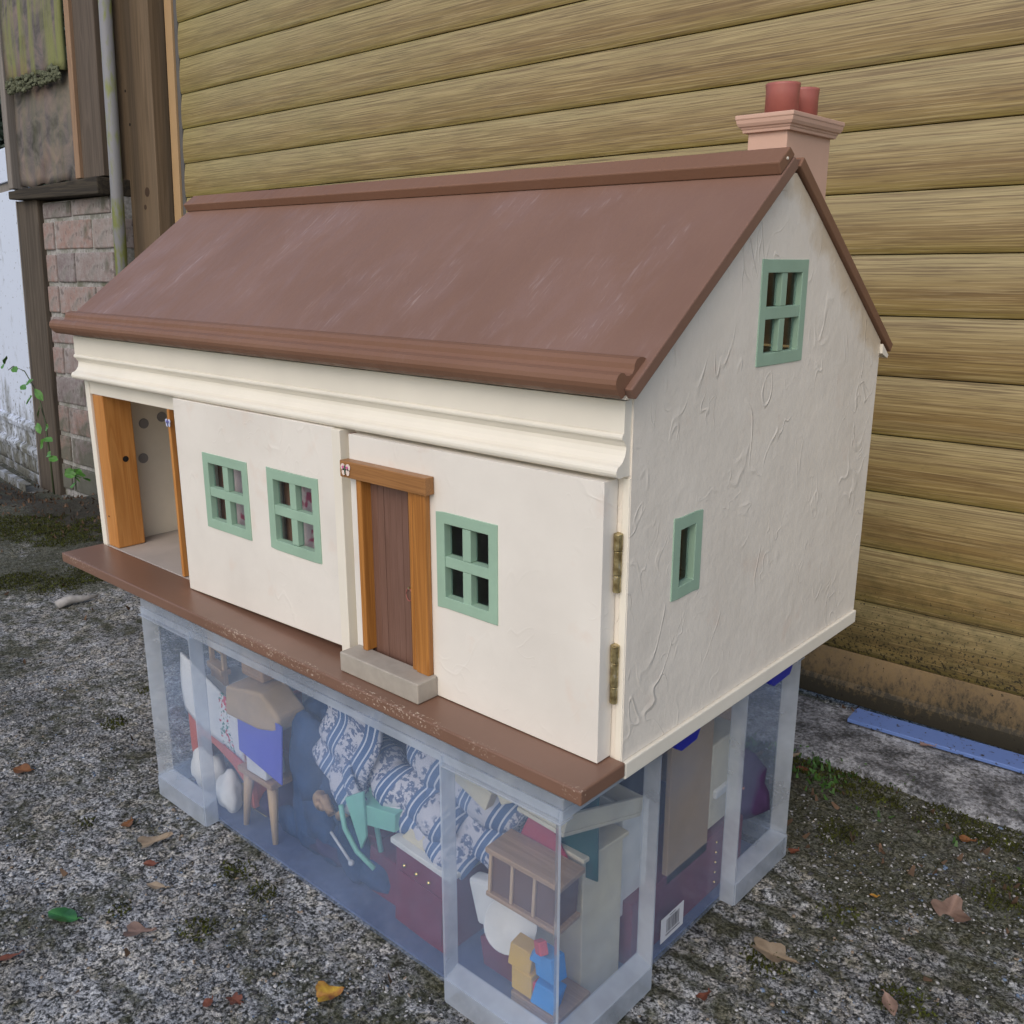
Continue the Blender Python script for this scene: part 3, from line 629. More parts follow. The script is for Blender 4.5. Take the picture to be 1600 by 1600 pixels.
def window(b0, yf, depth, mem, label, lights=(2, 2), side=False):
    x0, x1, z0, z1 = b0; e = .0006
    def bx(b, u0, u1, w0, w1, d0=0., d1=None):
        d1 = depth if d1 is None else d1
        return b.box(yf - d1, yf - d0, u0, u1, w0, w1) if side else b.box(u0, u1, yf + d0, yf + d1, w0, w1)
    us, ws = [x0 - e, x0 + mem, x1 - mem, x1 + e], [z0 - e, z0 + mem, z1 - mem, z1 + e]; jit = [random.uniform(-.0007, .0007) for _ in range(8)]
    k_ = lambda x: jit[us.index(x)]
    b = cells(us, ws, [(us[1], us[2], ws[1], ws[2])], 0, depth, (lambda x, d, z, j: (yf - d, x, z + k_(x))) if side else (lambda x, d, z, j: (x, yf + d, z + k_(x))))
    w = P_("window", b, M_green, .0005, label=label)
    zm, xm = (z0 + z1) / 2, (x0 + x1) / 2
    if lights[1] == 2:
        P_("glazing_bar", bx(B(), x0 + mem + .0002, x1 - mem - .0002, zm - mem / 2, zm + mem / 2, .0005), M_green, .0005, parent=w)
    if lights[0] == 2:
        m2 = mem * (.5 if not side else .48)
        P_("glazing_bar", bx(B(), xm - m2, xm + m2, z0 + mem + .0002, zm - mem / 2 - .0002, .0008), M_green, .0005, parent=w)
        P_("glazing_bar", bx(B(), xm - m2, xm + m2, zm + mem / 2 + .0002, z1 - mem - .0002, .0008), M_green, .0005, parent=w)
    cx = [(x0 + mem, xm - mem / 2), (xm + mem / 2, x1 - mem)] if lights[0] == 2 else [(x0 + mem, x1 - mem)]
    czz = [(z0 + mem, zm - mem / 2), (zm + mem / 2, z1 - mem)] if lights[1] == 2 else [(z0 + mem, z1 - mem)]
    for a, c in cx:
        for q0, q1 in czz: P_("pane", bx(B(), a + .0003, c - .0003, q0 + .0003, q1 - .0003, depth - .0025, depth - .0012), M_pane, 0, parent=w)
    return w
window(W1, -.0190, .0088, .0105, "left green window of the front")
window(W2, -.0190, .0088, .0105, "middle green window of the front")
window(W3, -.0195, .0098, .0098, "green window right of the door")
window(GW[0], .9010, .0078, .0105, "green attic window high in the gable", (2, 2), True)
window(GW[1], .9010, .0085, .0102, "small narrow green window low in the gable", (1, 1), True)
# door
dr = P_("door", B().box(.6062, .6758, -.0085, -.0030, .0018, .1932), M_black, 0)
edges = [.6066, .6148, .6232, .6315, .6400, .6484, .6568, .6652, .6756]
for a, c in zip(edges, edges[1:]):
    B().box(a + .00012, c - .00012, -.0130 + random.uniform(-.0003, .0003), -.0088, .0020, .1930).build("plank", M_plank, dr, .00035, seg=1)
hd = [( .6655 + .0040 * math.cos(t), -.0150, .0890 + .0062 * math.sin(t)) for t in [math.pi / 2 + 2 * math.pi * k / 14 * .98 for k in range(15)]]
B().tube(hd, .0005, 6).build("ring_handle", M_pot, dr, 0, True)
B().tube([(.6655, -.0128, .0955), (.6655, -.0158, .0955)], .0012, 8).build("handle_stud", M_brass, dr)
P_("door_jamb", B().prism([(.6065, -.0184), (.6065, -.0245), (.6075, -.0255), (.6125, -.0255), (.6135, -.0245), (.6135, -.0090), (.6065, -.0090)][::1], .0208, .1925, 'z'), M_pinedark, .0004)
P_("door_jamb", B().prism([(.6765, -.0090), (.6765, -.0205), (.6775, -.0235), (.6800, -.0240), (.6822, -.0232), (.6830, -.0222), (.6840, -.0248), (.6860, -.0256), (.6995, -.0256), (.7009, -.0245), (.7009, -.0190), (.6830, -.0188), (.6790, -.0090)], .0208, .1925, 'z'), M_pinedark, .0003)
P_("door_lintel", B().box(.5892, .7068, -.0295, -.0188, .1930, .2090), M_lintel, .0009)
P_("doorstep", B().box(.5935, .7058, -.0440, -.0188, .0004, .0205), M_step, .0014, seg=3)
# butterfly stickers
def sticker(x, y, z, cols, s=1):
    b = B()
    for sx in (-1, 1):
        for (cx_, cz_, rx, rz_) in ((.0034, .0022, .0034, .0033), (.0028, -.0026, .0026, .0034)):
            v_ = [b.bm.verts.new((x + sx * s * (cx_ + rx * math.cos(t)), y + .0002 * sx, z + s * (cz_ + rz_ * math.sin(t)))) for t in [2 * math.pi * k / 10 for k in range(10)]]
            b.bm.faces.new(v_)
    o = P_("butterfly_sticker", b, cols[0], 0, thick=.0003)
    B().tube([(x, y - .0008, z - .004 * s), (x, y - .0008, z + .004 * s)], .0007 * s, 6).build("wing_spot", cols[1], o)
    for sx in (-1, 1): B().tube([(x + sx * .003 * s, y - .0009, z + .002 * s), (x + sx * .003 * s, y - .0005, z + .002 * s)], .0013 * s, 8).build("wing_spot", cols[2], o)
sticker(.5990, -.0305, .2013, (paint("pale_pink_wing", (.75, .62, .55), .5), paint("green_body", (.05, .10, .06), .5), paint("magenta_spot", (.60, .12, .32), .5)))
sticker(.2205, -.0022, .1990, (paint("pale_blue_wing", (.55, .60, .78), .5), paint("blue_body", (.10, .12, .35), .5), paint("violet_spot", (.25, .22, .6), .5)), .85)
# hinges
for z0, z1 in ((.1435, .1905), (.0500, .0995)):
    hg_ = P_("hinge", B().tube([(.8925, -.0038, z0), (.8925, -.0038, z0 + (z1 - z0) * .29)], .0031, 16), M_brass, .0004, smooth=False)
    B().tube([(.8925, -.0038, z0 + (z1 - z0) * .30), (.8925, -.0038, z0 + (z1 - z0) * .71)], .0033, 16).build("knuckle", M_brass, hg_, .0004)
    B().tube([(.8925, -.0038, z0 + (z1 - z0) * .72), (.8925, -.0038, z1)], .0036, 16).build("knuckle", M_brass, hg_, .0004)
    B().box(.8890, .8915, -.0012, .0020, z0, z1).build("leaf", M_brass, hg_, .0003)

# ================================================================== STORAGE BOX
SB = thing("storage_box", "large clear plastic storage box full of doll's house furniture, under the doll's house", "storage box", (.545, .16, -.287), world=True)
X0, X1, Y0, Y1, ZB, ZT = .222, .867, -.041, .358, -.2868, -.028; t_ = .0022
b = B()
def wall(a, c):  # vertical wall sheet between two plan points, given thickness
    d = (Vector(c) - Vector(a)).normalized(); nrm = Vector((-d.y, d.x)) * t_ / 2
    p = [Vector(a) - nrm, Vector(c) - nrm, Vector(c) + nrm, Vector(a) + nrm]; return [(q.x, q.y) for q in p]
b.prism(wall((X0, Y0), (X1, Y0)), ZB, ZT, 'z'); b.prism(wall((X1, Y0 + .002), (X1, Y1)), ZB, ZT, 'z'); b.prism(wall((X0, Y1), (X1 - .002, Y1)), ZB, ZT, 'z'); b.prism(wall((X0, Y0 + .002), (X0, Y1 - .002)), ZB, ZT, 'z')
b.build("body", M_body, SB)
B().box(X0 + .0025, X1 - .0025, Y0 + .0025, Y1 - .0025, ZB, ZB + .003).build("base_panel", plastic("milky_box_base", .7, (.20, .27, .48), .3), SB)
OX0, OX1, OY0, OY1 = .205, .884, -.058, .375
def corner(cx, cy, ox, oy, ex, ey, label):
    # cx,cy body corner; ox,oy outer corner; ex, ey: where the frame ends along each side
    b = B(); zt = ZT - .001; sgx = 1 if ex > cx else -1; sgy = 1 if ey > cy else -1
    b.prism(wall((ex, cy), (ex, oy)), ZB, zt, 'z'); b.prism(wall((cx, ey), (ox, ey)), ZB, zt, 'z')
    b.prism(wall((cx, cy), (ox + sgx * .003, oy + sgy * .003)), ZB + .02, zt, 'z')
    zs = ZB + .026
    # skirts and sloping shelf
    b.prism(wall((ox + sgx * .008, oy), (ex - sgx * .0012, oy)), ZB, zs, 'z'); b.prism(wall((ox, oy + sgy * .008), (ox, ey - sgy * .0012)), ZB, zs, 'z')
    b.prism(wall((ox + sgx * .008, oy), (ox, oy + sgy * .008)), ZB, zs, 'z')
    for (p, q, r, s2) in (((ox + sgx * .008, oy), (ex, oy), (ex, cy), (cx, cy)), ((ox, oy + sgy * .008), (ox, ey), (cx, ey), (cx, cy))):
        vs = [b.bm.verts.new((*p, zs)), b.bm.verts.new((*q, zs)), b.bm.verts.new((*r, zs + .006)), b.bm.verts.new((*s2, zs + .006))]; lo = [b.bm.verts.new(v_.co - Vector((0, 0, .002))) for v_ in vs]
        b.bm.faces.new(vs); b.bm.faces.new(lo[::-1])
        for k in range(4): b.bm.faces.new((vs[k], lo[k], lo[(k + 1) % 4], vs[(k + 1) % 4]))
    # top flange
    b.box(min(ox, ex), max(ox, ex), min(oy, cy), max(oy, cy) - (.0012 if oy < cy else 0), zt - .010, zt - .0085)
    b.build("corner_frame", M_frame, SB)
corner(X0, Y0, OX0, OY0, .325, .085, "a"); corner(X1, Y0, OX1, OY0, .748, .085, "b"); corner(X1, Y1, OX1, OY1, .748, .245, "c"); corner(X0, Y1, OX0, OY1, .325, .245, "d")
b = B(); b.prism([(OX0, OY0 + .003), (OX1, OY0 + .003), (OX1, OY1), (OX1 - .002, OY1), (OX1 - .002, OY0 + .005), (OX0, OY0 + .005)], -.036, ZT, 'z'); b.build("rim", M_frame, SB)
P_("lid", B().box(OX0, OX1 - .001, OY0 + .004, OY1, -.0275, -.0172), M_frame, .001, parent=SB)
for y0, y1 in ((.098, .142), (.278, .332)):
    b = B(); b.prism([(y0, -.018), (y0 + .003, -.036), (y0 + .012, -.0415), (y1 - .006, -.040), (y1, -.030), (y1, -.018)], .8835, .8905, 'x')
    b.build("clip_handle", M_clip, SB, .0015)
lb = P_("label_sheet", B().prism([(.1240, -.2700), (.1655, -.2700), (.1655, -.2420), (.1240, -.2420)], .8684, .8688, 'x'), paint("white_label", (.55, .57, .62), .5, .03), 0, parent=SB, label="small white barcode label on the right side")
M_ink = paint("black_ink", (.03, .03, .045), .6, .05); b = B(); y = .1335; r_ = random.Random(4)
while y < .1575:
    w = r_.choice((.0004, .0007, .0011)); b.box(.8689, .86895, y, y + w, -.2620, -.2465); y += w + r_.choice((.0005, .0008, .0012))
y = .1330
while y < .158: b.box(.8689, .86895, y, y + .0013, -.2655, -.2635); y += .0022
b.box(.8689, .86895, .1390, .1500, -.2445, -.2437)
b.build("barcode", M_ink, lb)

# ------------------------------------------------------------------ contents of the box
def C(name, label, cat, loc, rot=(0, 0, 0), group=None): return thing(name, label, cat, loc, tuple(math.radians(a) for a in rot), group)
FZ = -.2835
M_maple = wood("pale_maple", (.50, .33, .18), (.60, .42, .25), 'z', 60, 4, .5)
M_tanwood = wood("tan_toy_wood", (.36, .22, .12), (.46, .30, .17), 'x', 70, 4, .5)
M_red = paint("salmon_red_toy_paint", (.52, .12, .075), .45); M_whitec = paint("white_toy_cloth", (.72, .70, .66), .9, .08, 40, .5, 300)
M_maroon = paint("maroon_toy_paint", (.17, .022, .045), .4, .15); M_navy = paint("navy_cloth", (.028, .065, .15), .9, .45, 22, .8, 55, .2, .004)
M_creamp = paint("cream_toy_paint", (.62, .55, .40), .5); M_mint = paint("mint_green_toy_paint", (.22, .50, .40), .45)
M_gold = N("gold_bead").base((.85, .62, .22), .25, .5, 1.0); M_wht = paint("white_toy_enamel", (.72, .70, .64), .35)
# 1 maple chair standing on end, left corner
t = C("toy_chair", "pale maple toy chair upended in the far left corner of the box", "toy chair", (.262, .010, -.150), (0, 0, -8))
B().box(-.022, .022, 0, .006, .058, .066).build("top_rail", M_maple, t, .001); B().box(-.022, .022, -.004, .010, .030, .038).build("back_rail", M_maple, t, .001)
for sx in (-1, 1): B().box(sx * .019 - .003, sx * .019 + .003, 0, .006, -.002, .088).build("back_post", M_maple, t, .001)
B().box(-.017, .017, .001, .005, .002, .028).build("back_panel", M_maple, t, .001); B().box(-.026, .026, -.016, .014, -.008, .0).build("seat", M_maple, t, .001)
# 2 red bed with embroidered quilt
t = C("toy_bed", "salmon red toy bed with white embroidered quilt leaning at the left of the box", "toy bed", (.300, -.006, FZ), (0, 0, 0))
bedp = [(-.068, .150), (.064, .118), (.068, .062), (.064, .052), (.060, .075), (.030, .098), (.0, .104), (-.030, .100), (-.052, .085), (-.058, .060), (-.062, .055)]
B().prism([(-.070, .058), (-.070, .112), (.068, .072), (.072, .026), (.060, .022), (.056, .050), (.030, .066), (-.005, .078), (-.035, .084), (-.054, .070), (-.058, .040), (-.066, .036)], -.012, -.004, 'y').build("side_rail", M_red, t, .001)
B().box(.060, .069, -.010, .070, .020, .150).build("foot_post", M_red, t, .001)
n = N("embroidered_quilt"); v = n.co(); st = n.sep(v)
band = n.math('LESS_THAN', n.math('ABSOLUTE', n.math('SUBTRACT', st[0], .030)), .012)
c = n.mix(n.math('MULTIPLY', n.ramp(n.noise(v, 190, 2), [(.54, 0), (.60, 1)]), band), (.72, .70, .67), (.08, .25, .20)); c = n.mix(n.math('MULTIPLY', n.ramp(n.noise(n.map(v, loc=(3, 1, 2)), 150, 2), [(.58, 0), (.62, 1)]), band), c, (.55, .07, .10)); n.base(c, .9, .2); M_quilt = n.m
b = B(); b.grid(lambda u, w: (-.068 + .128 * u, -.0135 - .003 * math.sin(5 * u) * w - .003 * math.sin(3 * w), .190 - .040 * u - w * (.078 - .010 * u)), 20, 10); b.build("quilt", M_quilt, t, thick=.004, smooth=True)
B().box(-.066, .058, -.002, .060, .080, .150).build("mattress", M_whitec, t, .003)
# 3 pillows
for i, (lx, ly, lz, s2) in enumerate(((.250, -.008, FZ + .028, (.026, .020, .030)), (.321, -.020, FZ + .026, (.020, .014, .028)))):
    tag(B().blob((0, 0, 0), s2, i + 3, .15, 3).build("toy_pillow", M_whitec, None, 0, True), ("fluffy white pillow on the floor behind the left corner frame", "fluffy white pillow beside the splayed wooden stool legs")[i], "pillow").location = (lx, ly, lz)
tag(B().blob((0, 0, 0), (.022, .018, .018), 9, .2, 3).build("toy_doll_hair", paint("dark_doll_hair", (.03, .02, .018), .8), None, 0, True), "dark tuft of doll's hair under the red bed", "doll hair").location = (.262, .000, FZ + .068)
# 4 tan cushion, tan box, blue card, white block
b = B(); b.prism([(-.050, .0), (-.044, .038), (.022, .044), (.052, .020), (.050, .002), (.010, -.004)], -.02, .02, 'y')
tag(b.build("toy_cushion", paint("tan_suede", (.46, .33, .20), .85, .12, 40, .4, 200), None, .004, seg=3), "tan wedge cushion resting above the violet card", "cushion").location = (.405, -.014, -.1285); bpy.data.objects["toy_cushion"].rotation_euler = (0, math.radians(-3), math.radians(4))
tag(B().box(-.022, .022, -.015, .015, 0, .030).build("toy_crate", M_tanwood, None, .002), "small tan wooden block above the tan cushion", "block").location = (.385, .0, -.084)
bc = tag(B().prism([(-.047, .036), (.044, .040), (.052, -.036), (-.034, -.040)], -.0008, .0008, 'y').build("violet_card", paint("violet_blue_card", (.12, .13, .52), .8, .05), None), "violet blue square of card standing below the tan cushion", "card")
bc.location = (.412, -.030, -.143); bc.rotation_euler = (0, math.radians(12), 0)
tag(B().box(-.020, .020, -.014, .014, 0, .020).build("toy_block", M_wht, None, .002), "small white block between violet card and wooden stool", "block").location = (.402, -.016, -.198)
# 5 stool with splayed tapered legs
t = C("toy_stool", "pale wooden toy stool with splayed tapered legs below the violet card", "toy stool", (.392, .002, FZ))
B().box(-.034, .036, -.030, .030, .074, .082).build("seat", M_tanwood, t, .001)
for sx, sy in ((-1, -1), (1, -1), (-1, 1), (1, 1)): B().tube([(sx * .024, sy * .020, .074), (sx * .031, sy * .026, .0)], [.007, .0035], 8).build("leg", M_maple, t, 0, True)
# 6 navy heap
b = B()
for k, (x, y, z, r) in enumerate(((.470, .05, -.14, (.05, .05, .06)), (.500, .035, -.20, (.042, .04, .07)), (.458, .012, -.205, (.020, .03, .070)), (.478, -.002, -.155, (.030, .025, .055)), (.49, .0, -.225, (.026, .02, .045)), (.53, .06, -.13, (.05, .05, .05)), (.56, .07, -.20, (.05, .05, .08)))): b.blob((x - .5, y - .04, z + .27), r, k, .16, 3)
tag(b.build("navy_cloth", M_navy, None, 0, True), "crumpled navy cloth filling the middle of the box", "cloth").location = (.5, .04, -.27)
# 7 blue and white striped floral fabric: rolled cushions of a toy sofa
def toile():
    n = N("blue_striped_floral_fabric"); v = n.map(n.co(), (1, 1, 1), (0, math.radians(-25), 0)); x = n.sep(v)[0]
    s3 = n.math('FRACT', n.math('MULTIPLY', x, 25)); a = n.math('LESS_THAN', n.math('ABSOLUTE', n.math('SUBTRACT', s3, .5)), .20); w = n.math('LESS_THAN', n.math('ABSOLUTE', n.math('SUBTRACT', n.math('ABSOLUTE', n.math('SUBTRACT', s3, .5)), .10)), .022)
    fl = n.ramp(n.noise(v, 230, 3, .6), [(.47, 0), (.50, 1)]); lump = n.ramp(n.vor(v, 64, "Distance"), [(.52, 1), (.62, 0)])
    c = n.mix(n.math('MULTIPLY', n.math('MULTIPLY', fl, lump), .9), (.56, .54, .57), (.07, .11, .22)); c = n.mix(a, c, (.085, .15, .29)); c = n.mix(w, c, (.62, .63, .68))
    n.base(c, .9, .2); n.bump(n.noise(v, 60, 3), .4, .002); return n.m
M_toile = toile()
t = C("toy_sofa", "toy sofa in blue and white striped floral fabric slumped across the middle of the box", "toy sofa", (.610, .02, -.20))
def sheet(pts, nu, nv, bulge, name, seed):
    A, Bq, Cq, Dq = [Vector(p) for p in pts]; b = B()
    b.grid(lambda u, w: (A * (1 - u) + Bq * u) * (1 - w) + (Dq * (1 - u) + Cq * u) * w + Vector((0, -bulge * math.sin(math.pi * w) ** .6 - .0035 * math.sin(11 * u + seed + 3 * w), .003 * math.sin(7 * u + seed))), nu, nv)
    return b.build(name, M_toile, t, thick=.006, smooth=True)
sheet([(-.112, -.030, .060), (-.080, -.034, .128), (.010, -.028, .150), (-.030, -.036, .028)], 20, 14, .006, "back_cushion", 1)
for k, (x0, z0, x1, z1, r) in enumerate(((-.040, .070, .095, .048, .026), (-.018, .050, .110, .012, .024), (.02, .105, .16, .075, .03), (.02, .075, .19, .02, .03))):
    b = B(); n_ = 14; pts = [(x0 + (x1 - x0) * i / n_, (-.012 if k < 2 else .01) + .004 * math.sin(i * .9 + k), z0 + (z1 - z0) * i / n_ + .004 * math.sin(i * 1.1 + k)) for i in range(n_ + 1)]
    b.tube(pts, [r * (.75 if i in (0, n_) else .94 + .08 * math.sin(i * 1.7 + k)) for i in range(n_ + 1)], 18); b.build("seat_roll", M_toile, t, 0, True)
sheet([(-.085, -.036, .052), (-.035, -.040, .088), (-.010, -.040, .040), (-.045, -.036, .020)], 12, 10, .008, "arm_cushion", 4)
# scrolled wooden arm
b = B(); b.tube([(.008 * math.cos(a) * (1.25 - a / 9), 0, .008 * math.sin(a) * (1.25 - a / 9)) for a in [k * .5 for k in range(13)]][::-1] + [(.018, 0, -.006), (.032, 0, -.004), (.048, 0, .010)], .0055, 8)
tag(b.build("toy_scroll", M_tanwood, None, 0, True), "scrolled tan wooden arm lying left of the mint green rocker", "scroll arm").location = (.515, -.020, -.190)
# mint rocker
t = C("toy_rocker", "mint green toy rocking chair tipped in front of the striped sofa", "rocking chair", (.600, -.022, -.218), (0, 0, 8))
B().tube([(-.034, -.006, .052), (-.028, -.008, .028), (-.012, -.008, .006), (.012, -.008, -.006)], .0028, 8).build("rocker", M_mint, t, 0, True)
B().tube([(-.010, .016, .070), (-.004, .014, .035), (.004, .012, .0)], .0028, 8).build("rocker", M_mint, t, 0, True)
B().prism([(-.024, .066), (.002, .082), (.004, .030), (-.004, .012)], -.010, -.006, 'y').build("side_panel", M_mint, t, .001)
B().hexa([(-.018, -.006, .038), (.040, -.006, .046), (.045, .020, .048), (-.012, .02, .040), (-.02, -.006, .062), (.042, -.006, .068), (.046, .02, .07), (-.014, .02, .064)]).build("seat", M_mint, t, .001)
for k in range(3): B().box(-.006 + k * .016, -.001 + k * .016, .020, .024, .060, .095).build("back_slat", M_mint, t, .0005)
# white rod
b = B(); b.tube([(-.016, 0, .010), (.016, 0, -.012)], .0016, 8); b.blob((.018, 0, -.013), (.0035,) * 3, 1, 0, 2)
tag(b.build("toy_rod", paint("pale_metal", (.6, .6, .62), .3), None, 0, True), "thin white rod with knob lying left of the rocker's foot", "rod").location = (.552, -.025, -.226)
# maroon cupboard with three gold knobs and white top
t = C("toy_cupboard", "maroon toy cupboard with white worktop and three gold knobs, front centre of the box", "toy cupboard", (.668, .012, FZ), (0, 4, 0))
B().box(-.037, .040, -.030, .030, .0, .094).build("carcass", M_maroon, t, .001); B().box(-.031, .034, -.0318, -.0305, .010, .066).build("door", M_maroon, t, .0005)
B().box(-.042, .046, -.034, .034, .0945, .1010).build("worktop", M_wht, t, .001); B().hexa([(-.034, -.026, .1012), (.002, -.026, .1012), (.002, .03, .1012), (-.034, .03, .1012), (-.02, -.022, .120), (.006, -.022, .112), (.006, .03, .112), (-.02, .03, .122)]).build("splashback", M_creamp, t, .001)
for k in (-.020, -.002, .016): B().blob((k, -.0335, .078), (.0024,) * 3, 1, 0, 2).build("knob", M_gold, t, 0, True)
# dark maroon chest left of it
t = C("toy_chest", "dark maroon toy chest in shadow left of the gold knobbed cupboard", "toy chest", (.540, .03, FZ))
B().box(-.030, .036, -.022, .03, 0, .058).build("carcass", M_maroon, t, .001); B().box(-.033, .039, -.025, .032, .0585, .062).build("top", M_maroon, t, .001)
# right bay of the front
M_cabglass = paint("brown_cabinet_panel", (.16, .085, .055), .3)
t = C("toy_cabinet", "tan glazed toy cabinet with three panes behind the front right corner", "toy cabinet", (.812, -.020, -.176), (0, 3, 3))
b = B(); B().box(-.038, .038, .0, .03, .002, .044).build("carcass", M_cabglass, t, .0005); B().box(-.042, .043, -.006, .032, .0445, .0500).build("top", M_tanwood, t, .001); B().box(-.041, .042, -.004, .031, -.003, .0018).build("base", M_tanwood, t, .001)
for k in range(4): B().box(-.0395 + k * .0253, -.0365 + k * .0253, -.003, -.0002, .002, .0442).build("mullion", M_maple, t, .0005)
b = B(); b.lathe([(.005, 0), (.022, .003), (.030, .014), (.033, .022), (.031, .022), (.020, .006), (.001, .004)], n=28)
bw = tag(b.build("toy_bowl", M_whitec, None, 0, True), "white round toy bowl lying below the glazed cabinet", "bowl"); bw.location = (.786, .0, -.214); bw.scale = (.8, .8, .8); bw.rotation_euler = (math.radians(60), 0, math.radians(20))
pw = tag(B().hexa([(-.030, -.012, -.03), (.020, -.012, -.034), (.020, .012, -.03), (-.030, .012, -.03), (-.026, -.010, .030), (.028, -.010, .022), (.026, .012, .022), (-.026, .012, .03)]).build("toy_towel", M_whitec, None, .006, seg=3), "folded white cloth standing left of the toy bowl", "cloth"); pw.location = (.755, .002, -.205); pw.scale = (.8, .8, .8); pw.rotation_euler = (0, math.radians(-22), 0)
rd = tag(B().prism([(-.036, -.052), (.0, .030), (.045, -.030), (.010, -.058)], -.001, .001, 'y').build("red_card", paint("crimson_card", (.38, .03, .05), .7), None), "crimson triangular card standing behind the glazed cabinet", "card"); rd.location = (.800, .014, -.112)
gr = tag(B().prism([(-.060, .055), (.060, .060), (.062, -.05), (.02, -.055), (-.02, .01)], -.001, .001, 'y').build("green_card", paint("dark_green_card", (.012, .085, .075), .6), None), "dark green card leaning behind the crimson card", "card"); gr.location = (.800, .024, -.095)
for k, (x, z, w, h, a, lab) in enumerate(((.752, -.072, .046, .022, 22, "cream toy shelf end in the upper left of the right front bay"), (.790, -.062, .016, .024, -30, "cream stick beside the shelf end near the box rim"))):
    o = tag(B().box(-w / 2, w / 2, -.006, .006, -h / 2, h / 2).build("toy_shelf_piece", M_creamp, None, .001), lab, "toy part"); o.location = (x, -.018, z); o.rotation_euler = (0, math.radians(a), 0)
M_yel = paint("yellow_block_paint", (.62, .38, .07), .5); M_blu = paint("blue_block_paint", (.05, .26, .58), .5); M_rdb = paint("red_block_paint", (.55, .05, .06), .5)
for k, (x, y, z, s2, m_, a, lab) in enumerate(((.818, -.024, -.216, .012, M_yel, 8, "upper yellow toy block in the front right corner"), (.821, -.024, -.240, .012, M_yel, 0, "lower yellow toy block under the other yellow one"), (.838, -.026, -.205, .007, M_blu, 30, "slim blue toy block beside the red one"), (.846, -.022, -.212, .012, M_blu, -10, "larger blue toy block near the box corner"), (.846, -.024, -.242, .012, M_blu, 14, "low blue toy block above the striped planks"), (.842, -.030, -.192, .006, M_rdb, -25, "small red toy block on top of the coloured blocks"), (.832, -.026, -.240, .006, M_rdb, 2, "red toy block between yellow and blue"))):
    o = tag(B().box(-s2, s2, -s2 * .7, s2 * .7, -s2, s2).build("toy_block", m_, None, .0012), lab, "toy block", "coloured toy blocks in the corner"); o.location = (x, y, z); o.rotation_euler = (0, math.radians(a), math.radians(a))
t = C("toy_crate", "slatted tan toy crate lying in the front right bottom corner", "toy crate", (.834, -.012, FZ), (0, 0, 0))
for k in range(4): B().box(-.028, .028, -.018, .03, .001 + k * .0062, .0062 + k * .0062).build("plank", M_tanwood, t, .0008)
tag(B().prism([(-.045, .0), (.03, .0), (.036, .022), (-.02, .045), (-.05, .03)], -.012, .012, 'y').build("toy_book", M_maroon, None, .001), "dark red toy box lying at the foot of the right front bay", "toy box").location = (.790, .010, FZ)
b = B()
for k, (x, y, z, r) in enumerate(((-.16, .02, .02, (.06, .05, .03)), (-.06, .0, .022, (.055, .045, .032)), (.03, .01, .02, (.05, .045, .030)), (.10, .01, .03, (.05, .045, .045)), (-.11, .04, .06, (.06, .04, .05)), (.0, .05, .07, (.07, .04, .06)))): b.blob((x, y, z), r, k + 40, .2, 3)
tag(b.build("felt_cloth", paint("dark_teal_plum_felt", (.045, .035, .085), .9, .5, 14, .6, 60, .2, .003), None, 0, True), "dark plum felt heaped along the floor of the box below the striped sofa", "cloth").location = (.545, .028, FZ)
tag(B().box(-.030, .030, -.012, .020, 0, .022).build("toy_book", paint("mustard_card", (.45, .36, .12), .7), None, .001), "low mustard yellow box under the stool's left legs", "toy box").location = (.338, .012, FZ)
b = B(); b.prism([(-.032, 0), (.030, 0), (.036, .050), (-.026, .058)], -.015, .02, 'y')
o = tag(b.build("toy_chest", M_maroon, None, .001), "small dark red drawer unit left of the gold knobbed cupboard", "toy drawers"); o.location = (.602, .012, FZ)
b = B()
for k, (x, y, z, r) in enumerate(((-.075, .0, .050, (.030, .014, .050)), (-.040, .004, .030, (.034, .014, .030)), (.0, .0, .036, (.028, .014, .036)), (-.055, .004, .085, (.03, .014, .03)), (.030, .004, .022, (.030, .013, .022)), (-.115, .006, .018, (.036, .014, .018)))): b.blob((x, y, z), r, k + 70, .16, 3)
tag(b.build("denim_cloth", M_navy, None, 0, True), "dark navy cloth pressed against the lower front of the box between stool and cupboard", "cloth").location = (.545, -.002, FZ)
# through the right side
t = C("toy_shelf", "cream toy shelf unit lying on its back behind the front right corner", "toy shelf", (.836, .034, -.092), (-18, 4, 0))
B().box(-.026, .026, -.066, .060, .0, .004).build("back", M_creamp, t, .001); B().box(-.026, -.022, -.066, .060, .0042, .020).build("side", M_creamp, t, .001); B().box(.022, .026, -.066, .060, .0042, .020).build("side", M_creamp, t, .001)
B().box(-.0218, .0218, .056, .060, .0042, .019).build("shelf", M_creamp, t, .001); B().box(-.0218, .0218, .010, .014, .0042, .019).build("shelf", M_creamp, t, .001); B().box(-.0218, .0218, -.066, -.062, .0042, .019).build("shelf", M_creamp, t, .001)
t = C("toy_wardrobe", "tall cream toy wardrobe seen through the right side of the box", "toy wardrobe", (.815, .052, FZ), (0, 0, -4))
B().box(-.03, .036, -.030, .026, .0, .155).build("carcass", M_creamp, t, .001); B().box(-.034, .040, -.034, .03, .1555, .160).build("top", M_creamp, t, .001)
t = C("toy_dresser", "pale grey cream toy dresser behind the tall wardrobe", "toy dresser", (.810, .112, FZ + .055), (0, 0, 0))
B().box(-.03, .035, -.026, .018, .0, .110).build("carcass", M_wht, t, .001); B().box(-.03, .035, -.028, -.0265, .012, .098).build("door", M_creamp, t, .0005)
tag(B().box(-.003, .003, -.040, .040, 0, .170).build("cardboard_sheet", paint("brown_cardboard", (.40, .27, .15), .8, .12, 12, .3, 150), None, .001), "large sheet of brown cardboard against the box's right wall", "cardboard").location = (.853, .190, -.2235)
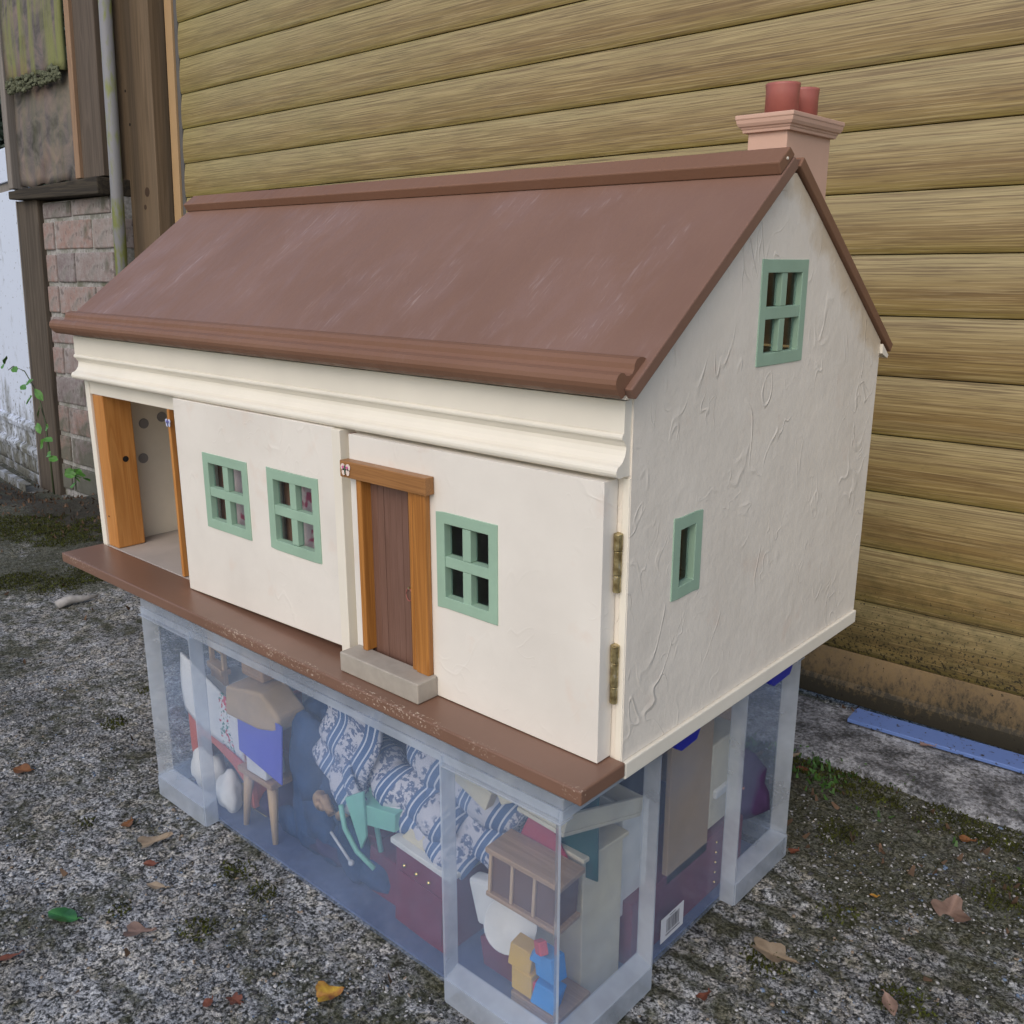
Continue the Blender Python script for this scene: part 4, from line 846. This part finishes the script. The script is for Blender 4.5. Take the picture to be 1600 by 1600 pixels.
t = C("toy_sideboard", "maroon toy sideboard with column of gold beads along the right wall", "toy sideboard", (.832, .200, FZ))
B().box(-.03, .024, -.110, .110, .0, .072).build("carcass", M_maroon, t, .001)
for k in range(5): B().blob((.0255, .048, .012 + k * .0125), (.0017,) * 3, 1, 0, 2).build("bead", M_gold, t, 0, True)
t = C("toy_sink", "cream toy sink cabinet between cardboard and corner frame", "toy sink", (.835, .262, -.200))
B().box(-.02, .02, -.030, .034, .0, .100).build("carcass", M_creamp, t, .002); B().box(-.0205, .024, -.024, .004, .035, .045).build("basin", M_wht, t, .002)
tag(B().prism([(-.022, 0), (.020, 0), (.024, .040), (.006, .052), (-.018, .045)], -.012, .012, 'x').build("toy_armchair", paint("salmon_cloth", (.55, .20, .13), .8), None, .003), "salmon pink toy seat behind the far side corner frame", "toy seat").location = (.845, .325, -.212)
b = B()
for k, (x, y, z, r) in enumerate(((0, 0, .03, (.10, .05, .05)), (-.12, .03, .04, (.09, .05, .06)), (.08, .06, .07, (.07, .05, .05)))): b.blob((x, y, z), r, k + 20, .15, 3)
tag(b.build("plum_cloth", paint("plum_cloth", (.06, .03, .09), .9, .3, 30), None, 0, True), "plum coloured cloth packed along the back of the box", "cloth").location = (.72, .26, -.265)
b = B(); b.box(-.33, .16, -.04, .06, 0, .19); tag(b.build("cardboard_box", paint("dark_blue_card_box", (.035, .05, .09), .8, .4, 9), None, .003), "dark blue cardboard box deep inside behind the striped sofa", "cardboard box").location = (.60, .22, FZ)
tag(B().box(-.05, .03, -.04, .04, 0, .08).build("toy_basket", M_tanwood, None, .003), "tan wooden toy box at the back right of the storage box", "toy box").location = (.79, .30, -.185)

# ================================================================== LEAVES
def pointed(L_, Wd, n_=30):
    out = []
    for i in range(n_):
        a = 2 * math.pi * i / n_; sn = math.sin(a); out.append((L_ / 2 * math.cos(a), Wd / 2 * sn * abs(sn) ** 1.1 * 1.15 * (1 + .04 * (i % 2))))
    return out
def leafmesh(outline, curl, fold, seed):
    b = B(); r_ = random.Random(seed); n_ = len(outline); m_ = 5
    c0 = b.bm.verts.new((0, 0, .0)); rings = []
    for k in range(1, m_ + 1):
        f_ = k / m_; ring = []
        for i, (x, y) in enumerate(outline):
            X_, Y_ = x * f_, y * f_; d_ = math.hypot(X_, Y_)
            ring.append(b.bm.verts.new((X_, Y_, curl * d_ * d_ * 9 + fold * abs(Y_) + .10 * d_ * math.sin(3 * math.atan2(y, x) + seed) * f_ + .04 * d_ * math.sin(7 * math.atan2(y, x) + 2 * seed) * f_)))
        rings.append(ring)
    for i in range(n_): b.bm.faces.new((c0, rings[0][i], rings[0][(i + 1) % n_]))
    for q_, w_ in zip(rings, rings[1:]):
        for i in range(n_): b.bm.faces.new((q_[i], w_[i], w_[(i + 1) % n_], q_[(i + 1) % n_]))
    return b
def lobed(n_, L_, Wd, lobes, amp, seed):
    r_ = random.Random(seed); out = []
    for i in range(n_):
        a = 2 * math.pi * i / n_; k = 1 + amp * math.cos(lobes * a) + .05 * r_.uniform(-1, 1)
        out.append((L_ / 2 * math.cos(a) * k, Wd / 2 * math.sin(a) * k * (1 - .25 * math.cos(a))))
    return out
def leafmat(name, c1, c2, r=.55):
    n = N(name); v = n.co(); x = n.sep(v)
    vein = n.ramp(n.math('ABSOLUTE', x[1]), [(.0, 1), (.0006, 0)]); c = n.mix(n.ramp(n.noise(v, 70, 4), [(.35, 0), (.65, 1)]), c1, c2); c = n.mix(n.math('MULTIPLY', vein, .5), c, tuple(min(1, q * 1.8) for q in c2)); n.base(c, r, .4); n.bump(n.noise(v, 200, 3), .4, .001); return n.m
LM = dict(green=leafmat("fresh_green_leaf", (.012, .065, .016), (.022, .10, .022), .4), yellow=leafmat("yellow_leaf", (.50, .33, .03), (.20, .07, .025)), brown=leafmat("mauve_brown_leaf", (.15, .095, .075), (.21, .14, .11)), tan=leafmat("pale_tan_leaf", (.27, .215, .15), (.20, .15, .10)), red=leafmat("rust_red_leaf", (.15, .045, .025), (.10, .035, .02)), rust=leafmat("orange_brown_leaf", (.20, .085, .03), (.12, .05, .02)))
LV = [("green", .361, -.249, .050, .021, 1, .0, 20, "fresh green leaf lying alone on the concrete at lower left"),
 ("yellow", .659, -.127, .030, .026, 3, .18, 60, "yellow leaf with brown edge at the bottom of the picture"),
 ("brown", 1.062, .397, .045, .040, 3, .22, 95, "curled mauve brown leaf on the concrete at the right"),
 ("tan", .949, .206, .050, .030, 5, .22, 10, "flat pale tan leaf right of the barcode label"),
 ("rust", .0246, -.1585, .030, .022, 2, .1, 40, "rust brown leaf near the left edge, level with the box corner"),
 ("rust", .2497, -.1203, .020, .015, 3, .2, 120, "small orange brown leaf below the left corner of the box"),
 ("tan", .3089, -.1187, .042, .026, 3, .3, 75, "tan papery leaf in front of the box's left corner frame"),
 ("red", .3451, -.1426, .020, .010, 2, .1, 30, "small rust red leaf below the tan papery leaf"),
 ("tan", .3883, -.1577, .034, .010, 2, .15, 20, "narrow pale leaf between the moss spots at lower left"),
 ("red", .6009, -.1911, .018, .014, 5, .25, 0, "tiny dark red star shaped leaf left of the yellow leaf"),
 ("brown", .4442, -.2073, .034, .022, 3, .3, 50, "dull brown crumpled leaf right of the green leaf"),
 ("red", .5851, -.2106, .013, .010, 2, .2, 90, "dark red speck of leaf at the bottom edge"),
 ("red", .8887, .3803, .016, .010, 3, .2, 60, "red brown leaf scrap beside the box's back corner"),
 ("yellow", .991, .363, .011, .006, 2, .1, 0, "tiny yellow leaf left of the curled brown leaf"),
 ("brown", 1.0633, .2177, .030, .014, 2, .15, 130, "brown leaf half hidden near the right bottom corner"),
 ("red", .3819, -.314, .030, .010, 2, .2, 70, "dark red leaf sliver at the bottom left edge"),
 ("rust", 1.0354, .5371, .022, .014, 3, .2, 20, "rust leaf in the moss at the right edge"),
 ("red", .9269, .1116, .018, .010, 3, .3, 80, "dark red curled leaf near the box's front corner"),
 ("brown", .9261, .7190, .026, .014, 3, .2, 15, "dead brown leaf lying on the blue strip"),
 ("tan", .790, .590, .018, .012, 3, .2, 60, "pale leaf scrap in the moss behind the box"),
 ("red", .815, .560, .022, .010, 2, .2, 10, "reddish leaf in the moss just right of the box")]
for k, (m_, x, y, L_, Wd, lb_, amp, ang, lab) in enumerate(LV):
    L_ *= .85; Wd *= .85; b = leafmesh(pointed(L_, Wd) if lb_ < 3 else lobed(36, L_, Wd, lb_, amp, k), .6 if m_ != "green" else .15, .25, k); 
    b.tube([(L_ * .45, 0, .001), (L_ * .55, .001, .003), (L_ * .64, .003, .001)], .0006, 5)
    o = b.build("fallen_leaf", LM[m_], None, smooth=True); tag(o, lab, "leaf", "fallen leaves on the drive")
    o.location = (x, y, float(ground_h(np.array(x), np.array(y))) + (.003 if y < .7 else .0165)); o.rotation_euler = (random.uniform(-.12, .12), random.uniform(-.12, .12), math.radians(ang))
# pale stick
st_ = tag(B().tube([(-.035, 0, .004), (-.01, .005, .008), (.02, 0, .006), (.045, .006, .004)], [.009, .010, .006, .003], 8).build("driftwood_stick", paint("bleached_stick", (.36, .35, .34), .8, .3, 90), None, smooth=True), "pale bleached stick on the drive left of the base board", "stick")
st_.location = (-.574, .18, -.285); st_.rotation_euler = (0, 0, math.radians(80))

# vine on the pier and small weed
M_vine = paint("bright_vine_leaf", (.07, .20, .03), .45, .3, 60); M_stem = paint("vine_stem", (.05, .07, .03), .6)
vn = gthing("climbing_plant", "young green climbing plant growing up beside the brick pier", "plant", (-1.66, -.25, -.3))
VP = [(-1.862, .093), (-1.885, .074), (-1.799, .067), (-1.701, .034), (-1.746, .016), (-1.639, .003), (-1.711, -.019), (-1.649, -.05), (-1.659, -.10), (-1.598, -.091), (-1.598, -.129), (-1.641, -.145), (-1.60, -.173), (-1.575, -.184)]
q_ = lambda p: (p[0] + 1.66, 0, p[1] + .3)
B().tube([q_((-1.62, -.30)), q_((-1.628, -.18)), q_((-1.64, -.08)), q_((-1.665, -.02)), q_((-1.70, .02)), q_((-1.76, .065)), q_((-1.84, .075)), q_((-1.885, .06))], [.003, .003, .0025, .002, .002, .0018, .0015, .001], 6).build("stem", M_stem, vn, smooth=True)
for k, p in enumerate(VP):
    b = leafmesh(pointed(.044 if k > 2 else .034, .019, 16), .3, .3, k); o = b.build("leaf", M_vine, vn, smooth=True)
    x, y, z = q_(p); o.location = (x, -.012, z); o.rotation_euler = (math.radians(60 + random.uniform(-25, 25)), math.radians(random.uniform(-70, 70)), math.radians(random.uniform(-20, 20)))
wv = thing("weed", "tiny bright green weed at the foot of the brick pier", "weed", (-1.56, .62, -.288))
for k in range(9):
    b = leafmesh(pointed(.035, .022, 14), .3, .2, k); o = b.build("leaf", M_vine, wv, smooth=True)
    o.location = (random.uniform(-.04, .04), random.uniform(-.02, .02), random.uniform(.01, .06)); o.rotation_euler = (random.uniform(.3, 1.2), random.uniform(-.8, .8), random.uniform(0, 6))
B().tube([(0, 0, 0), (.005, 0, .03), (0, .003, .06)], .0015, 5).build("stem", M_stem, wv)

# ================================================================== loose stones and moss (uncountable)
def scatter(n_, xr, yr, seed, keep):
    rs = np.random.RandomState(seed); x = xr[0] + rs.rand(n_) * (xr[1] - xr[0]); y = yr[0] + rs.rand(n_) * (yr[1] - yr[0])
    k = keep(x, y, rs.rand(n_)); return x[k], y[k], rs
def outside(x, y): return ~((x > .205) & (x < .885) & (y > -.058) & (y < .375))
ico = bmesh.new(); bmesh.ops.create_icosphere(ico, subdivisions=1, radius=1); IV = np.array([v_.co[:] for v_ in ico.verts]); IF = np.array([[v_.index for v_ in f.verts] for f in ico.faces]); ico.free()
def pebbles(x, y, rs, smin, smax, mat, name, lab, zoff=0):
    m_ = len(x); s2 = smin + (smax - smin) * rs.rand(m_) ** 3; sc = s2[:, None] * (.6 + .8 * rs.rand(m_, 3)) * np.array([1, 1, .6]); z = ground_h(x, y) + s2 * .15 + zoff
    a = rs.rand(m_) * 6.28; ca, sa = np.cos(a)[:, None], np.sin(a)[:, None]
    P = IV[None] * sc[:, None, :] * (1 + .25 * (rs.rand(m_, len(IV), 1) - .5)); Q = P.copy(); Q[:, :, 0] = P[:, :, 0] * ca - P[:, :, 1] * sa; Q[:, :, 1] = P[:, :, 0] * sa + P[:, :, 1] * ca
    Q += np.stack([x, y, z], 1)[:, None]; F = (IF[None] + (np.arange(m_) * len(IV))[:, None, None]).reshape(-1, 3)
    o = fast_mesh(name, Q.reshape(-1, 3), F, mat, False); return tag(o, lab, None, None, "stuff")
n = N("loose_aggregate"); v = n.co(); cell = n.sep(n.vor(v, 150))[0]
n.base(n.ramp(cell, [(0, (.05, .05, .052)), (.25, (.13, .135, .145)), (.5, (.27, .27, .275)), (.72, (.42, .42, .42)), (.9, (.24, .19, .14)), (.95, (.13, .18, .26))], 'CONSTANT'), .8, .3); M_peb = n.m
x, y, rs = scatter(42000, (-.3, 1.2), (-.42, .60), 11, lambda x, y, r: outside(x, y) & (fbm(x * 12, y * 12, 3) + .25 * r > .5))
pebbles(x, y, rs, .0008, .0026, M_peb, "gravel", "tiny stones standing proud of the worn concrete")
n = N("living_moss"); v = n.co(); n.base(n.ramp(n.noise(v, 60, 4), [(.3, (.018, .020, .006)), (.55, (.052, .058, .012)), (.75, (.10, .125, .02))]), .9, .2); M_moss = n.m
def moss(x, y, rs, size, zoff, name, lab, mat=None):
    m_ = len(x); z = ground_h(x, y) + zoff; P = np.stack([x, y, z], 1); d = rs.randn(m_, 3) * .7 + np.array([0, 0, 1]); d /= np.linalg.norm(d, axis=1)[:, None]
    w = np.cross(d, rs.randn(m_, 3)); w /= np.linalg.norm(w, axis=1)[:, None]; s2 = size * (.5 + rs.rand(m_, 1))
    V = np.stack([P - w * s2 * .3, P + w * s2 * .3, P + d * s2 + w * s2 * .12, P + d * s2 - w * s2 * .12], 1).reshape(-1, 3)
    o = fast_mesh(name, V, np.arange(m_ * 4).reshape(-1, 4), mat or M_moss, False); return tag(o, lab, None, None, "stuff")
spots = np.array([(.4285, -.0806, .03), (.4796, -.0804, .025), (.4829, -.1609, .03), (.2082, -.1501, .025), (-.0869, .0799, .03), (-.02, -.006, .03), (.97, .3166, .03), (.9456, .1909, .03), (1.0767, .2298, .04), (.3937, -.2004, .018), (-.7254, .2224, .09), (-.8083, .1481, .09), (-.7595, .3088, .11), (-1.1274, .3963, .18), (-1.2768, .3438, .16), (1.10, .469, .05), (.9063, .4479, .04)])
def mk(x, y, r):
    k = np.zeros_like(x)
    for a, b_, s2 in spots: k = np.maximum(k, np.exp(-((x - a) ** 2 + (y - b_) ** 2) / (s2 * s2)))
    yy = gy(x, y); band = np.exp(-((yy + .275) / .05) ** 2) * (x > .3)
    k = np.maximum(k, band * .9); return outside(x, y) & (k * (.25 + 1.2 * fbm(x * 25, y * 25, 3)) > .38 + .3 * r)
x, y, rs = scatter(420000, (-1.5, 1.2), (-.35, .66), 21, mk)
moss(x, y, rs, .0032, .001, "moss", "olive green moss tufts growing on the drive and along the concrete strip")
x, y, rs = scatter(2600, (.70, 1.25), (.50, .66), 31, lambda x, y, r: (np.abs(gy(x, y) + .275) < .06) & (fbm(x * 18, y * 18, 3) + .3 * r > .68))
moss(x, y, rs, .0065, .002, "ground_cover", "bright green seedlings in the moss line beside the concrete strip", paint("seedling_green", (.05, .12, .022), .6, .4, 60))
M_litter = paint("dead_leaf_litter", (.10, .06, .035), .85, .6, 60)
x, y, rs = scatter(9000, (-2.2, 1.2), (-.3, .85), 41, lambda x, y, r: outside(x, y) & (((x < -1.0) & (y > .35)) & (r < .8) | (np.abs(gy(x, y) + .32) < .14) & (x > .6) & (r < .35) | (gy(x, y) > -.09) | (r < .03)))
moss(x, y, rs, .008, .001, "leaf_litter", "brown crumbs of dead leaves and twigs on the ground", M_litter)
